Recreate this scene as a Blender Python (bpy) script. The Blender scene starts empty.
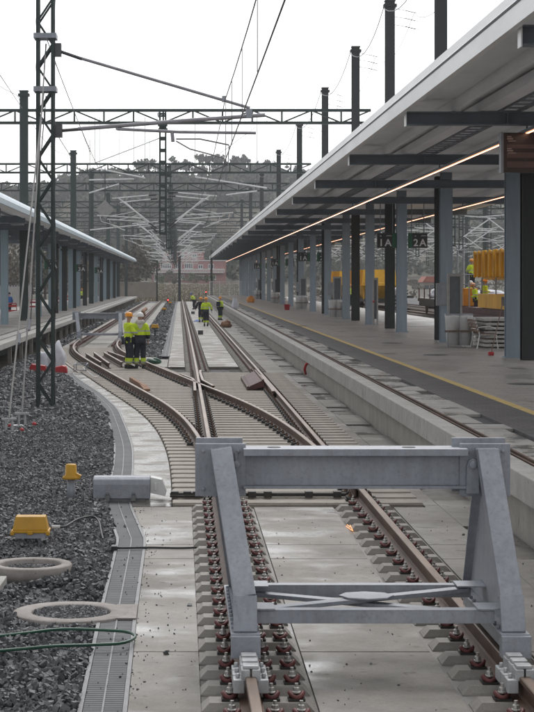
import bpy, math, random
import numpy as np
from mathutils import Vector, Matrix
random.seed(7); RNG = np.random.default_rng(7)
R = math.radians
scene = bpy.context.scene
COL = scene.collection
F = 1850.0; VX = 181.0; VY = 281.0; CZ = 2.57

def px(x, y, z):
    """ground-plane point seen at photo position (x, y) for a given height: used only to lay out real positions"""
    D = (CZ - z) * F / (y - VY)
    return Vector(((x - VX) / F * D, D, z))
def pd(x, y, D):
    return Vector(((x - VX) / F * D, D, CZ - (y - VY) / F * D))

# ---------------------------------------------------------------- materials
def new_mat(name):
    m = bpy.data.materials.new(name); m.use_nodes = True
    nt = m.node_tree; b = nt.nodes['Principled BSDF']
    return m, nt, b
def N(nt, t, **kw):
    n = nt.nodes.new(t)
    for k, v in kw.items():
        if k in n.inputs: n.inputs[k].default_value = v
        else: setattr(n, k, v)
    return n
def ramp(nt, src, stops):
    r = nt.nodes.new('ShaderNodeValToRGB'); nt.links.new(src, r.inputs[0])
    el = r.color_ramp.elements
    el[0].position, el[0].color = stops[0][0], (*stops[0][1], 1)
    el[1].position, el[1].color = stops[-1][0], (*stops[-1][1], 1)
    for p, c in stops[1:-1]:
        e = el.new(p); e.color = (*c, 1)
    return r.outputs[0]
def mixc(nt, fac, a, b, mode='MIX'):
    n = nt.nodes.new('ShaderNodeMix'); n.data_type = 'RGBA'; n.blend_type = mode
    for sock, v in ((n.inputs[0], fac), (n.inputs[6], a), (n.inputs[7], b)):
        if isinstance(v, (int, float)): sock.default_value = v
        elif isinstance(v, tuple): sock.default_value = (*v, 1)
        else: nt.links.new(v, sock)
    return n.outputs[2]
def coords(nt, scale=(1, 1, 1), kind='Object'):
    tc = nt.nodes.new('ShaderNodeTexCoord'); mp = nt.nodes.new('ShaderNodeMapping')
    nt.links.new(tc.outputs[kind], mp.inputs[0]); mp.inputs['Scale'].default_value = scale
    return mp.outputs[0]
def noise(nt, vec, scale, detail=4, rough=0.6):
    n = N(nt, 'ShaderNodeTexNoise', Scale=scale, Detail=detail, Roughness=rough)
    nt.links.new(vec, n.inputs['Vector']); return n.outputs['Fac']
def bump(nt, b, h, strength=0.3, dist=0.02):
    bp = N(nt, 'ShaderNodeBump', Strength=strength, Distance=dist)
    nt.links.new(h, bp.inputs['Height']); nt.links.new(bp.outputs[0], b.inputs['Normal'])
def simple(name, c, rough=0.6, metal=0.0, var=0.25, scale=3.0, bmp=0.0, streak=None):
    m, nt, b = new_mat(name)
    v = coords(nt, streak or (1, 1, 1))
    f = noise(nt, v, scale, 6, 0.65)
    lo = tuple(max(0, k * (1 - var)) for k in c); hi = tuple(min(1, k * (1 + var)) for k in c)
    nt.links.new(ramp(nt, f, [(0.3, lo), (0.7, hi)]), b.inputs['Base Color'])
    b.inputs['Roughness'].default_value = rough; b.inputs['Metallic'].default_value = metal
    if bmp: bump(nt, b, noise(nt, v, scale * 8, 4), bmp, 0.01)
    return m
def concrete(name, c, wet=0.0, stain=0.5, scale=1.0, dark=0.45, streak=(1, 1, 1), wetcol=0.62):
    m, nt, b = new_mat(name)
    v = coords(nt, streak)
    big = noise(nt, v, 0.55 * scale, 5, 0.6); mid = noise(nt, v, 3.0 * scale, 6, 0.7); fine = noise(nt, v, 60 * scale, 3, 0.6)
    base = ramp(nt, mid, [(0.28, tuple(k * 0.78 for k in c)), (0.72, tuple(min(1, k * 1.13) for k in c))])
    st = ramp(nt, big, [(0.38, (dark, dark * .93, dark * .86)), (0.50, (.82, .80, .77)), (0.60, (1, 1, 1))])
    base = mixc(nt, stain, base, st, 'MULTIPLY')
    fn = ramp(nt, fine, [(0.3, (0.84,) * 3), (0.7, (1.1,) * 3)])
    base = mixc(nt, 0.8, base, fn, 'MULTIPLY')
    # small dark splashes and pale drips
    sp = noise(nt, v, 9 * scale, 2, 0.5)
    base = mixc(nt, 1.0, base, ramp(nt, sp, [(0.26, (0.6, 0.56, 0.52)), (0.34, (1, 1, 1))]), 'MULTIPLY')
    b.inputs['Roughness'].default_value = 0.75
    if wet > 0:
        wv = coords(nt, (streak[0], streak[1] * 1.3, 1)); wn = noise(nt, wv, 0.9 * scale, 4, 0.55)
        wf = ramp(nt, wn, [(1 - wet - 0.03, (0, 0, 0)), (1 - wet + 0.08, (1, 1, 1))])
        base = mixc(nt, wf, base, mixc(nt, 1.0, base, (wetcol,) * 3, 'MULTIPLY'))
        rr = ramp(nt, wn, [(1 - wet - 0.03, (0.72,) * 3), (1 - wet + 0.10, ((0.17,) * 3 if wet < .5 else (0.09,) * 3))])
        nt.links.new(rr, b.inputs['Roughness'])
    nt.links.new(base, b.inputs['Base Color'])
    bump(nt, b, mixc(nt, 0.5, mid, fine), 0.25, 0.008)
    return m

M = {}
M['slab'] = concrete('slab_concrete', (0.325, 0.305, 0.28), wet=0.46, stain=0.75, scale=0.9, wetcol=0.66)
M['slabwet'] = concrete('slab_concrete_puddled', (0.33, 0.315, 0.29), wet=0.54, stain=0.6, scale=1.3, wetcol=0.7)
M['slabdry'] = concrete('slab_concrete_dry', (0.30, 0.285, 0.265), wet=0.38, stain=0.75, scale=0.8)
M['bearer'] = concrete('bearer_concrete', (0.35, 0.315, 0.275), wet=0.0, stain=0.45, scale=1.2)
M['block'] = concrete('block_concrete', (0.33, 0.31, 0.285), wet=0.0, stain=0.4, scale=2.0)
M['damp'] = concrete('damp_concrete', (0.17, 0.155, 0.14), wet=0.5, stain=0.6, scale=1.2)
M['wall'] = concrete('wall_concrete', (0.36, 0.34, 0.31), stain=0.35, scale=0.8, dark=0.65, streak=(1, 1, 0.4))
M['edgew'] = concrete('edge_paver_wet', (0.40, 0.39, 0.37), wet=0.50, stain=0.4, scale=1.4, wetcol=0.75)
M['coping'] = concrete('coping_concrete', (0.42, 0.41, 0.39), stain=0.35, scale=1.0, dark=0.6)
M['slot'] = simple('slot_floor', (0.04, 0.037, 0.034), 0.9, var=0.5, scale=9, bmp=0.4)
M['ring'] = concrete('ring_concrete', (0.36, 0.33, 0.31), stain=0.4, scale=3)
M['mortar'] = simple('grey_dirt', (0.12, 0.12, 0.12), 0.9, var=0.4, scale=6, bmp=0.4)

def stone_mat(name, dark, light):
    m, nt, b = new_mat(name)
    g = nt.nodes.new('ShaderNodeNewGeometry')
    c = ramp(nt, g.outputs['Random Per Island'], [(0.0, dark), (0.6, tuple((a + c_) / 2 for a, c_ in zip(dark, light))), (0.93, light), (1.0, tuple(min(1, k * 1.7) for k in light))])
    f = noise(nt, coords(nt), 40, 4)
    c = mixc(nt, 0.7, c, ramp(nt, f, [(0.3, (0.7,) * 3), (0.7, (1.25,) * 3)]), 'MULTIPLY')
    nt.links.new(c, b.inputs['Base Color']); b.inputs['Roughness'].default_value = 0.62
    return m
M['stone'] = stone_mat('ballast_stone', (0.062, 0.063, 0.068), (0.150, 0.152, 0.158))
m, nt, b = new_mat('ballast_bed')
v = coords(nt)
vo = N(nt, 'ShaderNodeTexVoronoi', Scale=13.0); nt.links.new(v, vo.inputs['Vector'])
sepc = ramp(nt, vo.outputs['Color'], [(0.1, (0.035, 0.036, 0.04)), (0.8, (0.12, 0.12, 0.125))])
nt.links.new(sepc, b.inputs['Base Color']); b.inputs['Roughness'].default_value = 0.85
bump(nt, b, vo.outputs['Distance'], 0.8, 0.04)
M['bed'] = m
# terrain
m, nt, b = new_mat('terrain_grass')
v = coords(nt)
f1 = noise(nt, v, 0.02, 6); f2 = noise(nt, v, 0.4, 6)
c = mixc(nt, 0.5, ramp(nt, f1, [(0.35, (0.035, 0.04, 0.022)), (0.55, (0.085, 0.068, 0.045)), (0.7, (0.05, 0.05, 0.03))]), ramp(nt, f2, [(0.3, (0.035, 0.035, 0.02)), (0.7, (0.11, 0.095, 0.055))]))
nt.links.new(c, b.inputs['Base Color']); b.inputs['Roughness'].default_value = 0.95
M['terrain'] = m
# metals and paints
M['galv'] = simple('galvanised_steel', (0.30, 0.32, 0.355), 0.5, 0.25, var=0.16, scale=2.6, bmp=0.06)
m = M['galv']; nt = m.node_tree; b = nt.nodes['Principled BSDF']
v = coords(nt); f = noise(nt, v, 1.6, 6, 0.7); f2 = noise(nt, coords(nt, (6, 6, 0.7)), 3.0, 4)
c = ramp(nt, f, [(0.3, (0.235, 0.25, 0.285)), (0.5, (0.30, 0.318, 0.355)), (0.72, (0.36, 0.375, 0.41))])
c = mixc(nt, 0.4, c, ramp(nt, f2, [(0.3, (0.72, 0.70, 0.68)), (0.6, (1.1, 1.1, 1.1))]), 'MULTIPLY')
c = mixc(nt, 0.45, c, ramp(nt, noise(nt, v, 38, 3), [(0.33, (0.72, 0.70, 0.68)), (0.45, (1, 1, 1)), (0.75, (1.08,) * 3)]), 'MULTIPLY')
c = mixc(nt, ramp(nt, noise(nt, v, 5.5, 5, 0.75), [(0.63, (0, 0, 0)), (0.76, (0.6,) * 3)]), c, (0.17, 0.12, 0.09))
nt.links.new(c, b.inputs['Base Color'])
M['clampw'] = simple('zinc_clamp', (0.42, 0.43, 0.44), 0.45, 0.3, var=0.3, scale=8, bmp=0.1)
m, nt, b = new_mat('rail_rust')
v = coords(nt, (1, 0.25, 1)); f = noise(nt, v, 3, 7, 0.7)
c = ramp(nt, f, [(0.3, (0.04, 0.02, 0.013)), (0.5, (0.085, 0.045, 0.029)), (0.72, (0.155, 0.088, 0.055))])
nt.links.new(c, b.inputs['Base Color']); b.inputs['Roughness'].default_value = 0.6; b.inputs['Metallic'].default_value = 0.25
M['rail'] = m
m, nt, b = new_mat('rail_head')
f = noise(nt, coords(nt, (1, 0.2, 1)), 4, 6)
nt.links.new(ramp(nt, f, [(0.3, (0.095, 0.062, 0.045)), (0.7, (0.225, 0.162, 0.122))]), b.inputs['Base Color'])
b.inputs['Roughness'].default_value = 0.42; b.inputs['Metallic'].default_value = 0.5
M['railhead'] = m
M['clipred'] = simple('clip_red', (0.11, 0.022, 0.02), 0.55, var=0.5, scale=14)
M['bolt'] = simple('bolt_zinc', (0.40, 0.39, 0.37), 0.4, 0.6, var=0.3, scale=20)
M['clipdark'] = simple('clip_dark', (0.035, 0.033, 0.03), 0.5, 0.3, var=0.4, scale=20)
M['col'] = simple('column_bluegrey', (0.25, 0.305, 0.355), 0.5, 0.0, var=0.10, scale=1.5, streak=(4, 4, 0.5))
M['colL'] = simple('column_bluegrey_west', (0.26, 0.345, 0.395), 0.5, 0.0, var=0.10, scale=1.5, streak=(4, 4, 0.5))
M['beam'] = simple('beam_slate', (0.15, 0.18, 0.215), 0.5, 0.0, var=0.12, scale=2)
M['mast'] = simple('mast_darkgreen', (0.012, 0.015, 0.015), 0.5, 0.0, var=0.2, scale=1.5, streak=(4, 4, 0.5))
M['mastg'] = simple('portal_green', (0.020, 0.034, 0.030), 0.55, 0.0, var=0.25, scale=2)
M['tube'] = simple('cantilever_tube', (0.72, 0.72, 0.72), 0.5, 0.15, var=0.15, scale=3)
M['tubed'] = simple('old_tube_grey', (0.30, 0.29, 0.31), 0.5, 0.3, var=0.2, scale=3)
M['wire'] = simple('wire_copper', (0.12, 0.115, 0.12), 0.5, 0.5, var=0.2)
M['insul'] = simple('insulator_grey', (0.07, 0.07, 0.075), 0.4, var=0.2)
M['fascia'] = simple('fascia_metal', (0.60, 0.62, 0.63), 0.4, 0.0, var=0.10, scale=1.3, streak=(1, 0.25, 1))
M['fascial'] = simple('fascia_light', (0.84, 0.85, 0.85), 0.45, 0.0, var=0.10, scale=1.3, streak=(1, 0.25, 1))
M['fasciab'] = simple('fascia_blue', (0.36, 0.45, 0.50), 0.4, 0.0, var=0.10, scale=1.3, streak=(1, 0.25, 1))
M['seam'] = simple('seam_dark', (0.04, 0.045, 0.05), 0.6)
M['ceil'] = simple('ceiling_sheet', (0.80, 0.82, 0.85), 0.6, 0.0, var=0.12, scale=0.8, streak=(1, 0.3, 1))
M['black'] = simple('black_plastic', (0.012, 0.012, 0.013), 0.45, var=0.3)
M['white'] = simple('white_paint', (0.62, 0.62, 0.62), 0.5, var=0.1)
M['yellow'] = simple('yellow_paint', (0.55, 0.29, 0.012), 0.45, var=0.15, scale=4)
M['machine'] = simple('machine_yellow', (0.90, 0.45, 0.02), 0.5, var=0.25, scale=1.2, streak=(2, 2, 0.6))
M['orange'] = simple('machine_orange', (0.58, 0.22, 0.015), 0.5, var=0.25, scale=2)
M['red'] = simple('red_plastic', (0.42, 0.02, 0.025), 0.4, var=0.2)
M['darkred'] = simple('dark_red_paint', (0.075, 0.02, 0.02), 0.6, var=0.4, scale=3)
M['green'] = simple('hose_green', (0.015, 0.075, 0.045), 0.35, var=0.2)
M['signdark'] = simple('sign_black', (0.018, 0.019, 0.02), 0.35, var=0.2)
M['signgreen'] = simple('sign_green', (0.01, 0.10, 0.05), 0.4, var=0.1)
M['disp'] = simple('display_brown', (0.045, 0.025, 0.02), 0.25, var=0.2)
M['disp2'] = simple('display_bars', (0.12, 0.065, 0.055), 0.3, var=0.2)
M['dispt'] = simple('display_text', (0.38, 0.27, 0.23), 0.3, var=0.2)
M['bench'] = simple('bench_brown', (0.17, 0.11, 0.08), 0.55, var=0.25, scale=6)
M['tan'] = simple('tan_sack', (0.27, 0.15, 0.09), 0.85, var=0.35, scale=8, bmp=0.5)
M['bag'] = simple('bulk_bag', (0.60, 0.61, 0.66), 0.7, var=0.15, scale=4, bmp=0.5)
M['blue'] = simple('blue_fabric', (0.03, 0.12, 0.38), 0.7, var=0.2)
M['navy'] = simple('navy_cloth', (0.014, 0.017, 0.030), 0.8, var=0.4, scale=10)
M['skin'] = simple('skin', (0.42, 0.24, 0.17), 0.6, var=0.1)
M['helmo'] = simple('helmet_orange', (0.85, 0.32, 0.015), 0.35, var=0.06)
M['helmw'] = simple('helmet_white', (0.75, 0.75, 0.74), 0.35, var=0.05)
M['hood'] = simple('hood_pale', (0.55, 0.53, 0.47), 0.8, var=0.2, scale=10)
M['pink'] = concrete('pink_render', (0.42, 0.215, 0.21), stain=0.3, scale=0.3, dark=0.7)
M['glass'] = simple('window_glass', (0.08, 0.09, 0.10), 0.12, var=0.3)
M['tile'] = simple('roof_tile', (0.32, 0.09, 0.055), 0.8, var=0.3, scale=2)
M['beige'] = concrete('beige_wall', (0.30, 0.26, 0.22), stain=0.5, scale=0.2, dark=0.6)
M['bark'] = simple('bark', (0.07, 0.055, 0.045), 0.9, var=0.4, scale=6)
M['whitestack'] = simple('pale_board', (0.42, 0.41, 0.39), 0.7, var=0.2, scale=3)
M['gasket'] = simple('galv_panel', (0.30, 0.29, 0.28), 0.5, var=0.15, scale=5)

def leafmat(name, a, b_):
    m, nt, b = new_mat(name)
    g = nt.nodes.new('ShaderNodeNewGeometry')
    nt.links.new(ramp(nt, g.outputs['Random Per Island'], [(0.0, a), (1.0, b_)]), b.inputs['Base Color'])
    b.inputs['Roughness'].default_value = 0.8
    return m
M['leaf'] = leafmat('leaf_dark', (0.016, 0.024, 0.014), (0.075, 0.082, 0.042))
M['leafb'] = leafmat('leaf_brown', (0.05, 0.042, 0.03), (0.13, 0.11, 0.075))
M['leafd'] = leafmat('leaf_dry', (0.10, 0.085, 0.045), (0.26, 0.21, 0.12))
M['leafg'] = leafmat('leaf_green', (0.04, 0.06, 0.02), (0.12, 0.14, 0.06))

# platform paving
m, nt, b = new_mat('platform_paving')
v = coords(nt)
br = N(nt, 'ShaderNodeTexBrick', Scale=1.0); br.inputs['Brick Width'].default_value = 0.6; br.inputs['Row Height'].default_value = 0.3
br.inputs['Mortar Size'].default_value = 0.008; br.inputs['Color1'].default_value = (0.29, 0.27, 0.255, 1); br.inputs['Color2'].default_value = (0.35, 0.33, 0.31, 1); br.inputs['Mortar'].default_value = (0.14, 0.13, 0.12, 1)
nt.links.new(v, br.inputs['Vector'])
f = noise(nt, v, 0.5, 6, 0.65); sp = noise(nt, coords(nt, (1, 0.7, 1)), 0.9, 3, 0.5)
c = mixc(nt, 0.75, br.outputs['Color'], ramp(nt, f, [(0.35, (0.75,) * 3), (0.65, (1.15,) * 3)]), 'MULTIPLY')
c = mixc(nt, 1.0, c, ramp(nt, sp, [(0.30, (0.45,) * 3), (0.36, (1, 1, 1))]), 'MULTIPLY')
nt.links.new(c, b.inputs['Base Color'])
nt.links.new(ramp(nt, f, [(0.4, (0.35,) * 3), (0.62, (0.6,) * 3)]), b.inputs['Roughness'])
M['paving'] = m  # warm grey pavers
m, nt, b = new_mat('tactile_band')
v = coords(nt)
ck = N(nt, 'ShaderNodeTexBrick', Scale=1.0); ck.inputs['Brick Width'].default_value = 0.2; ck.inputs['Row Height'].default_value = 0.2
ck.inputs['Mortar Size'].default_value = 0.012; ck.inputs['Color1'].default_value = (0.060, 0.058, 0.062, 1); ck.inputs['Color2'].default_value = (0.085, 0.08, 0.082, 1); ck.inputs['Mortar'].default_value = (0.035, 0.035, 0.035, 1)
nt.links.new(v, ck.inputs['Vector'])
c = mixc(nt, 0.8, ck.outputs['Color'], ramp(nt, noise(nt, v, 1.2, 5), [(0.35, (0.7,) * 3), (0.65, (1.25,) * 3)]), 'MULTIPLY')
nt.links.new(c, b.inputs['Base Color']); b.inputs['Roughness'].default_value = 0.6
M['tactile'] = m
M['yline'] = simple('yellow_line', (0.55, 0.40, 0.13), 0.6, var=0.2, scale=4)
# drain grating
m, nt, b = new_mat('drain_grating')
v = coords(nt)
w = N(nt, 'ShaderNodeTexWave', Scale=5.2); w.wave_type = 'BANDS'; w.bands_direction = 'Y'; nt.links.new(v, w.inputs['Vector'])
c = ramp(nt, w.outputs['Fac'], [(0.35, (0.045, 0.047, 0.05)), (0.6, (0.18, 0.185, 0.195))])
c = mixc(nt, 0.6, c, ramp(nt, noise(nt, v, 2.0, 5), [(0.35, (0.65,) * 3), (0.65, (1.2,) * 3)]), 'MULTIPLY')
nt.links.new(c, b.inputs['Base Color']); b.inputs['Roughness'].default_value = 0.75; b.inputs['Metallic'].default_value = 0.1
bump(nt, b, w.outputs['Fac'], 0.6, 0.01)
M['grate'] = m
M['frame'] = simple('drain_frame', (0.17, 0.17, 0.175), 0.5, 0.2, var=0.25, scale=4)
def emis(name, c, s):
    m, nt, b = new_mat(name)
    b.inputs['Base Color'].default_value = (*c, 1); b.inputs['Emission Color'].default_value = (*c, 1); b.inputs['Emission Strength'].default_value = s
    return m
M['led'] = emis('led_strip_light', (1.0, 0.42, 0.20), 1.0)
M['ledhot'] = emis('led_core_light', (1.0, 0.80, 0.66), 2.8)
M['redlamp'] = emis('red_lamp', (1.0, 0.06, 0.05), 3.0)
M['lampglow'] = emis('grinding_glow', (1.0, 0.38, 0.12), 1.2)
# hi-vis jackets: bands of reflective tape and a navy skirt, by height on the garment
def hivis(name, bands, navy_to):
    m, nt, b = new_mat(name)
    tc = nt.nodes.new('ShaderNodeTexCoord'); sx = nt.nodes.new('ShaderNodeSeparateXYZ'); nt.links.new(tc.outputs['Object'], sx.inputs[0])
    f = noise(nt, tc.outputs['Object'], 7, 4)
    base = ramp(nt, f, [(0.35, (0.50, 0.66, 0.012)), (0.65, (0.74, 0.95, 0.04))])
    def step(lo, hi):
        a = N(nt, 'ShaderNodeMath', operation='GREATER_THAN'); nt.links.new(sx.outputs[2], a.inputs[0]); a.inputs[1].default_value = lo
        c_ = N(nt, 'ShaderNodeMath', operation='LESS_THAN'); nt.links.new(sx.outputs[2], c_.inputs[0]); c_.inputs[1].default_value = hi
        mu = N(nt, 'ShaderNodeMath', operation='MULTIPLY'); nt.links.new(a.outputs[0], mu.inputs[0]); nt.links.new(c_.outputs[0], mu.inputs[1])
        return mu.outputs[0]
    if navy_to: base = mixc(nt, step(0.0, navy_to), base, (0.014, 0.017, 0.03))
    for lo, hi in bands: base = mixc(nt, step(lo, hi), base, (0.42, 0.43, 0.43))
    nt.links.new(base, b.inputs['Base Color']); b.inputs['Roughness'].default_value = 0.75
    return m
M['hvA'] = hivis('hivis_jacket', [(0.93, 0.98), (1.12, 1.17)], 0)
M['hvB'] = hivis('hivis_jacket_navy', [(0.90, 0.945), (1.18, 1.225)], 1.07)
M['hvC'] = hivis('hivis_vest', [(1.14, 1.18)], 1.03)
def trousers(name):
    m, nt, b = new_mat(name)
    tc = nt.nodes.new('ShaderNodeTexCoord'); sx = nt.nodes.new('ShaderNodeSeparateXYZ'); nt.links.new(tc.outputs['Object'], sx.inputs[0])
    c = ramp(nt, sx.outputs[2], [(0.0, (0.5, 0.66, 0.03)), (0.17, (0.5, 0.66, 0.03)), (0.175, (0.4, 0.41, 0.41)), (0.22, (0.4, 0.41, 0.41)), (0.225, (0.5, 0.66, 0.03)), (0.335, (0.5, 0.66, 0.03)), (0.34, (0.013, 0.016, 0.028)), (1.0, (0.016, 0.018, 0.03))])
    nt.links.new(c, b.inputs['Base Color']); b.inputs['Roughness'].default_value = 0.8
    return m
M['trous'] = trousers('work_trousers_hem')

# ---------------------------------------------------------------- mesh builder
class MB:
    def __init__(s): s.v = []; s.f = []; s.m = []; s.sm = []
    def add(s, vs, fs, m=0, smooth=False):
        o = len(s.v); s.v += [tuple(v) for v in vs]
        for f in fs: s.f.append([o + i for i in f]); s.m.append(m); s.sm.append(smooth)
    def box(s, x0, x1, y0, y1, z0, z1, m=0):
        s.add([(x0,y0,z0),(x1,y0,z0),(x1,y1,z0),(x0,y1,z0),(x0,y0,z1),(x1,y0,z1),(x1,y1,z1),(x0,y1,z1)],
              [(0,3,2,1),(4,5,6,7),(0,1,5,4),(1,2,6,5),(2,3,7,6),(3,0,4,7)], m)
    def bar(s, p, q, w, h, m=0, up=(0, 0, 1)):
        p = Vector(p); q = Vector(q); d = (q - p).normalized(); u = Vector(up)
        if abs(d.dot(u)) > 0.99: u = Vector((0, 1, 0))
        sd = d.cross(u).normalized() * (w / 2); u2 = sd.cross(d).normalized() * (h / 2)
        vs = [p - sd - u2, p + sd - u2, p + sd + u2, p - sd + u2, q - sd - u2, q + sd - u2, q + sd + u2, q - sd + u2]
        s.add(vs, [(0,1,2,3),(7,6,5,4),(0,4,5,1),(1,5,6,2),(2,6,7,3),(3,7,4,0)], m)
    def tube(s, pts, r, n=8, m=0, r2=None):
        pts = [Vector(p) for p in pts]; k = len(pts); rings = []
        vs = []
        for i, p in enumerate(pts):
            d = (pts[min(i + 1, k - 1)] - pts[max(i - 1, 0)]).normalized()
            u = Vector((0, 0, 1)) if abs(d.z) < 0.95 else Vector((0, 1, 0))
            a = d.cross(u).normalized(); b_ = a.cross(d).normalized()
            rr = r if r2 is None else r + (r2 - r) * i / (k - 1)
            for j in range(n):
                t = 2 * math.pi * j / n; vs.append(p + a * (rr * math.cos(t)) + b_ * (rr * math.sin(t)))
        fs = []
        for i in range(k - 1):
            for j in range(n):
                fs.append((i*n+j, i*n+(j+1) % n, (i+1)*n+(j+1) % n, (i+1)*n+j))
        s.add(vs, fs, m, True)
        s.add([vs[j] for j in range(n)], [tuple(range(n))[::-1]], m); s.add([vs[(k-1)*n+j] for j in range(n)], [tuple(range(n))], m)
    def lathe(s, prof, c, n=16, m=0, smooth=True, closed=False):
        vs = []; k = len(prof)
        for r, z in prof:
            for j in range(n):
                t = 2 * math.pi * j / n; vs.append((c[0] + r * math.cos(t), c[1] + r * math.sin(t), c[2] + z))
        fs = [(i*n+j, i*n+(j+1) % n, (i+1)*n+(j+1) % n, (i+1)*n+j) for i in range(k-1) for j in range(n)]
        if not closed: fs += [tuple(range(n))[::-1], tuple(range((k-1)*n, k*n))]
        s.add(vs, fs, m, smooth)
    def prism(s, poly, axis, a, b_, m=0):
        """extrude a 2D polygon: axis 'x' poly=(y,z); axis 'y' poly=(x,z); axis 'z' poly=(x,y)"""
        def P(t, q): return {'x': (t, q[0], q[1]), 'y': (q[0], t, q[1]), 'z': (q[0], q[1], t)}[axis]
        n = len(poly); vs = [P(a, q) for q in poly] + [P(b_, q) for q in poly]
        s.add(vs, [tuple(range(n))[::-1], tuple(range(n, 2*n))] + [(i, (i+1) % n, n+(i+1) % n, n+i) for i in range(n)], m)
    def sweep(s, pts, prof, mats=None, m=0):
        """profile (offset across, z) carried along plan points"""
        k = len(pts); n = len(prof); vs = []
        for i, p in enumerate(pts):
            a = pts[max(i-1, 0)]; c = pts[min(i+1, k-1)]
            dx, dy = c[0]-a[0], c[1]-a[1]; L = math.hypot(dx, dy); nx, ny = dy/L, -dx/L
            for o, z in prof: vs.append((p[0] + nx*o, p[1] + ny*o, (p[2] if len(p) > 2 else 0) + z))
        base = len(s.v); s.v += vs
        for i in range(k-1):
            for j in range(n):
                s.f.append([base+i*n+j, base+i*n+(j+1) % n, base+(i+1)*n+(j+1) % n, base+(i+1)*n+j])
                s.m.append(mats[j] if mats else m); s.sm.append(False)
        s.f.append([base+j for j in range(n)][::-1]); s.m.append(m); s.sm.append(False)
        s.f.append([base+(k-1)*n+j for j in range(n)]); s.m.append(m); s.sm.append(False)
    def shift(s, v): s.v = [(a[0]+v[0], a[1]+v[1], a[2]+v[2]) for a in s.v]
    def mesh(s, name, mats):
        me = bpy.data.meshes.new(name); me.from_pydata(s.v, [], s.f)
        for k in mats: me.materials.append(M[k])
        me.polygons.foreach_set('material_index', s.m); me.polygons.foreach_set('use_smooth', s.sm)
        me.update()
        import bmesh
        bm = bmesh.new(); bm.from_mesh(me); bmesh.ops.recalc_face_normals(bm, faces=bm.faces); bm.to_mesh(me); bm.free()
        return me
    def build(s, name, mats, parent=None, bevel=0, loc=None):
        if isinstance(mats, str): mats = [mats]
        o = bpy.data.objects.new(name, s.mesh(name, mats)); COL.objects.link(o)
        if parent is not None: o.parent = parent
        if loc is not None: o.location = loc
        if bevel:
            md = o.modifiers.new('bevel', 'BEVEL'); md.width = bevel; md.segments = 2; md.limit_method = 'ANGLE'; md.angle_limit = R(35)
        return o
def tag(o, label=None, cat=None, group=None, kind=None):
    if label: o['label'] = label
    if cat: o['category'] = cat
    if group: o['group'] = group
    if kind: o['kind'] = kind
    return o
def thing(name, label, cat, loc=(0, 0, 0), rz=0, group=None):
    o = bpy.data.objects.new(name, None); COL.objects.link(o); o.location = loc; o.rotation_euler[2] = rz
    o.empty_display_size = 0.3
    return tag(o, label, cat, group)
def inst(name, me, parent=None, loc=(0, 0, 0), rz=0):
    o = bpy.data.objects.new(name, me); COL.objects.link(o); o.location = loc; o.rotation_euler[2] = rz
    if parent is not None: o.parent = parent
    return o
KIDS = {}
def copy_tree(o, parent=None):
    c = o.copy(); COL.objects.link(c)
    if parent is not None: c.parent = parent
    for ch in [k for k in bpy.data.objects if k.parent == o]: copy_tree(ch, c)
    return c
ORD = ['nearest', 'second', 'third', 'fourth', 'fifth', 'sixth', 'seventh', 'eighth', 'ninth', 'tenth', 'eleventh', 'twelfth', 'thirteenth', 'fourteenth', 'fifteenth', 'sixteenth', 'seventeenth', 'eighteenth', 'nineteenth', 'twentieth', 'twenty-first', 'twenty-second']

# ---------------------------------------------------------------- camera, world, light
cam = bpy.data.cameras.new('camera'); co = bpy.data.objects.new('camera', cam); COL.objects.link(co)
co.location = (0, 0, CZ); co.rotation_euler = (R(90), 0, 0)
cam.sensor_fit = 'AUTO'; cam.sensor_width = 36; cam.lens = F / 712 * 36
cam.shift_x = (267 - VX) / 712; cam.shift_y = -(356 - VY) / 712
cam.clip_start = 0.1; cam.clip_end = 6000
scene.camera = co
wd = bpy.data.worlds.new('World'); scene.world = wd; wd.use_nodes = True
nt = wd.node_tree; bg = nt.nodes['Background']
sky = nt.nodes.new('ShaderNodeTexSky'); sky.sky_type = 'NISHITA'; sky.sun_disc = False
SE, SR = R(50), R(15)
sky.sun_elevation = SE; sky.sun_rotation = SR; sky.air_density = 1.0; sky.dust_density = 2.0; sky.ozone_density = 1.0
hs = nt.nodes.new('ShaderNodeHueSaturation'); hs.inputs['Saturation'].default_value = 0.10
nt.links.new(sky.outputs[0], hs.inputs['Color'])
nt.links.new(hs.outputs[0], bg.inputs[0]); bg.inputs[1].default_value = 0.15
sl = bpy.data.lights.new('sun', 'SUN'); sl.energy = 0.5; sl.angle = R(30); sl.color = (1.0, 0.97, 0.93)
so = bpy.data.objects.new('sun', sl); COL.objects.link(so)
so.rotation_euler = (Vector((math.sin(SR) * math.cos(SE), math.cos(SR) * math.cos(SE), math.sin(SE)))).to_track_quat('Z', 'Y').to_euler()
vs_ = scene.view_settings; vs_.view_transform = 'Standard'; vs_.look = 'None'; vs_.gamma = 1; vs_.exposure = 0.62; vs_.use_curve_mapping = False
scene.cycles.max_bounces = 6; scene.cycles.volume_bounces = 2; scene.cycles.volume_step_rate = 4
scene.cycles.use_denoising = True

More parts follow.
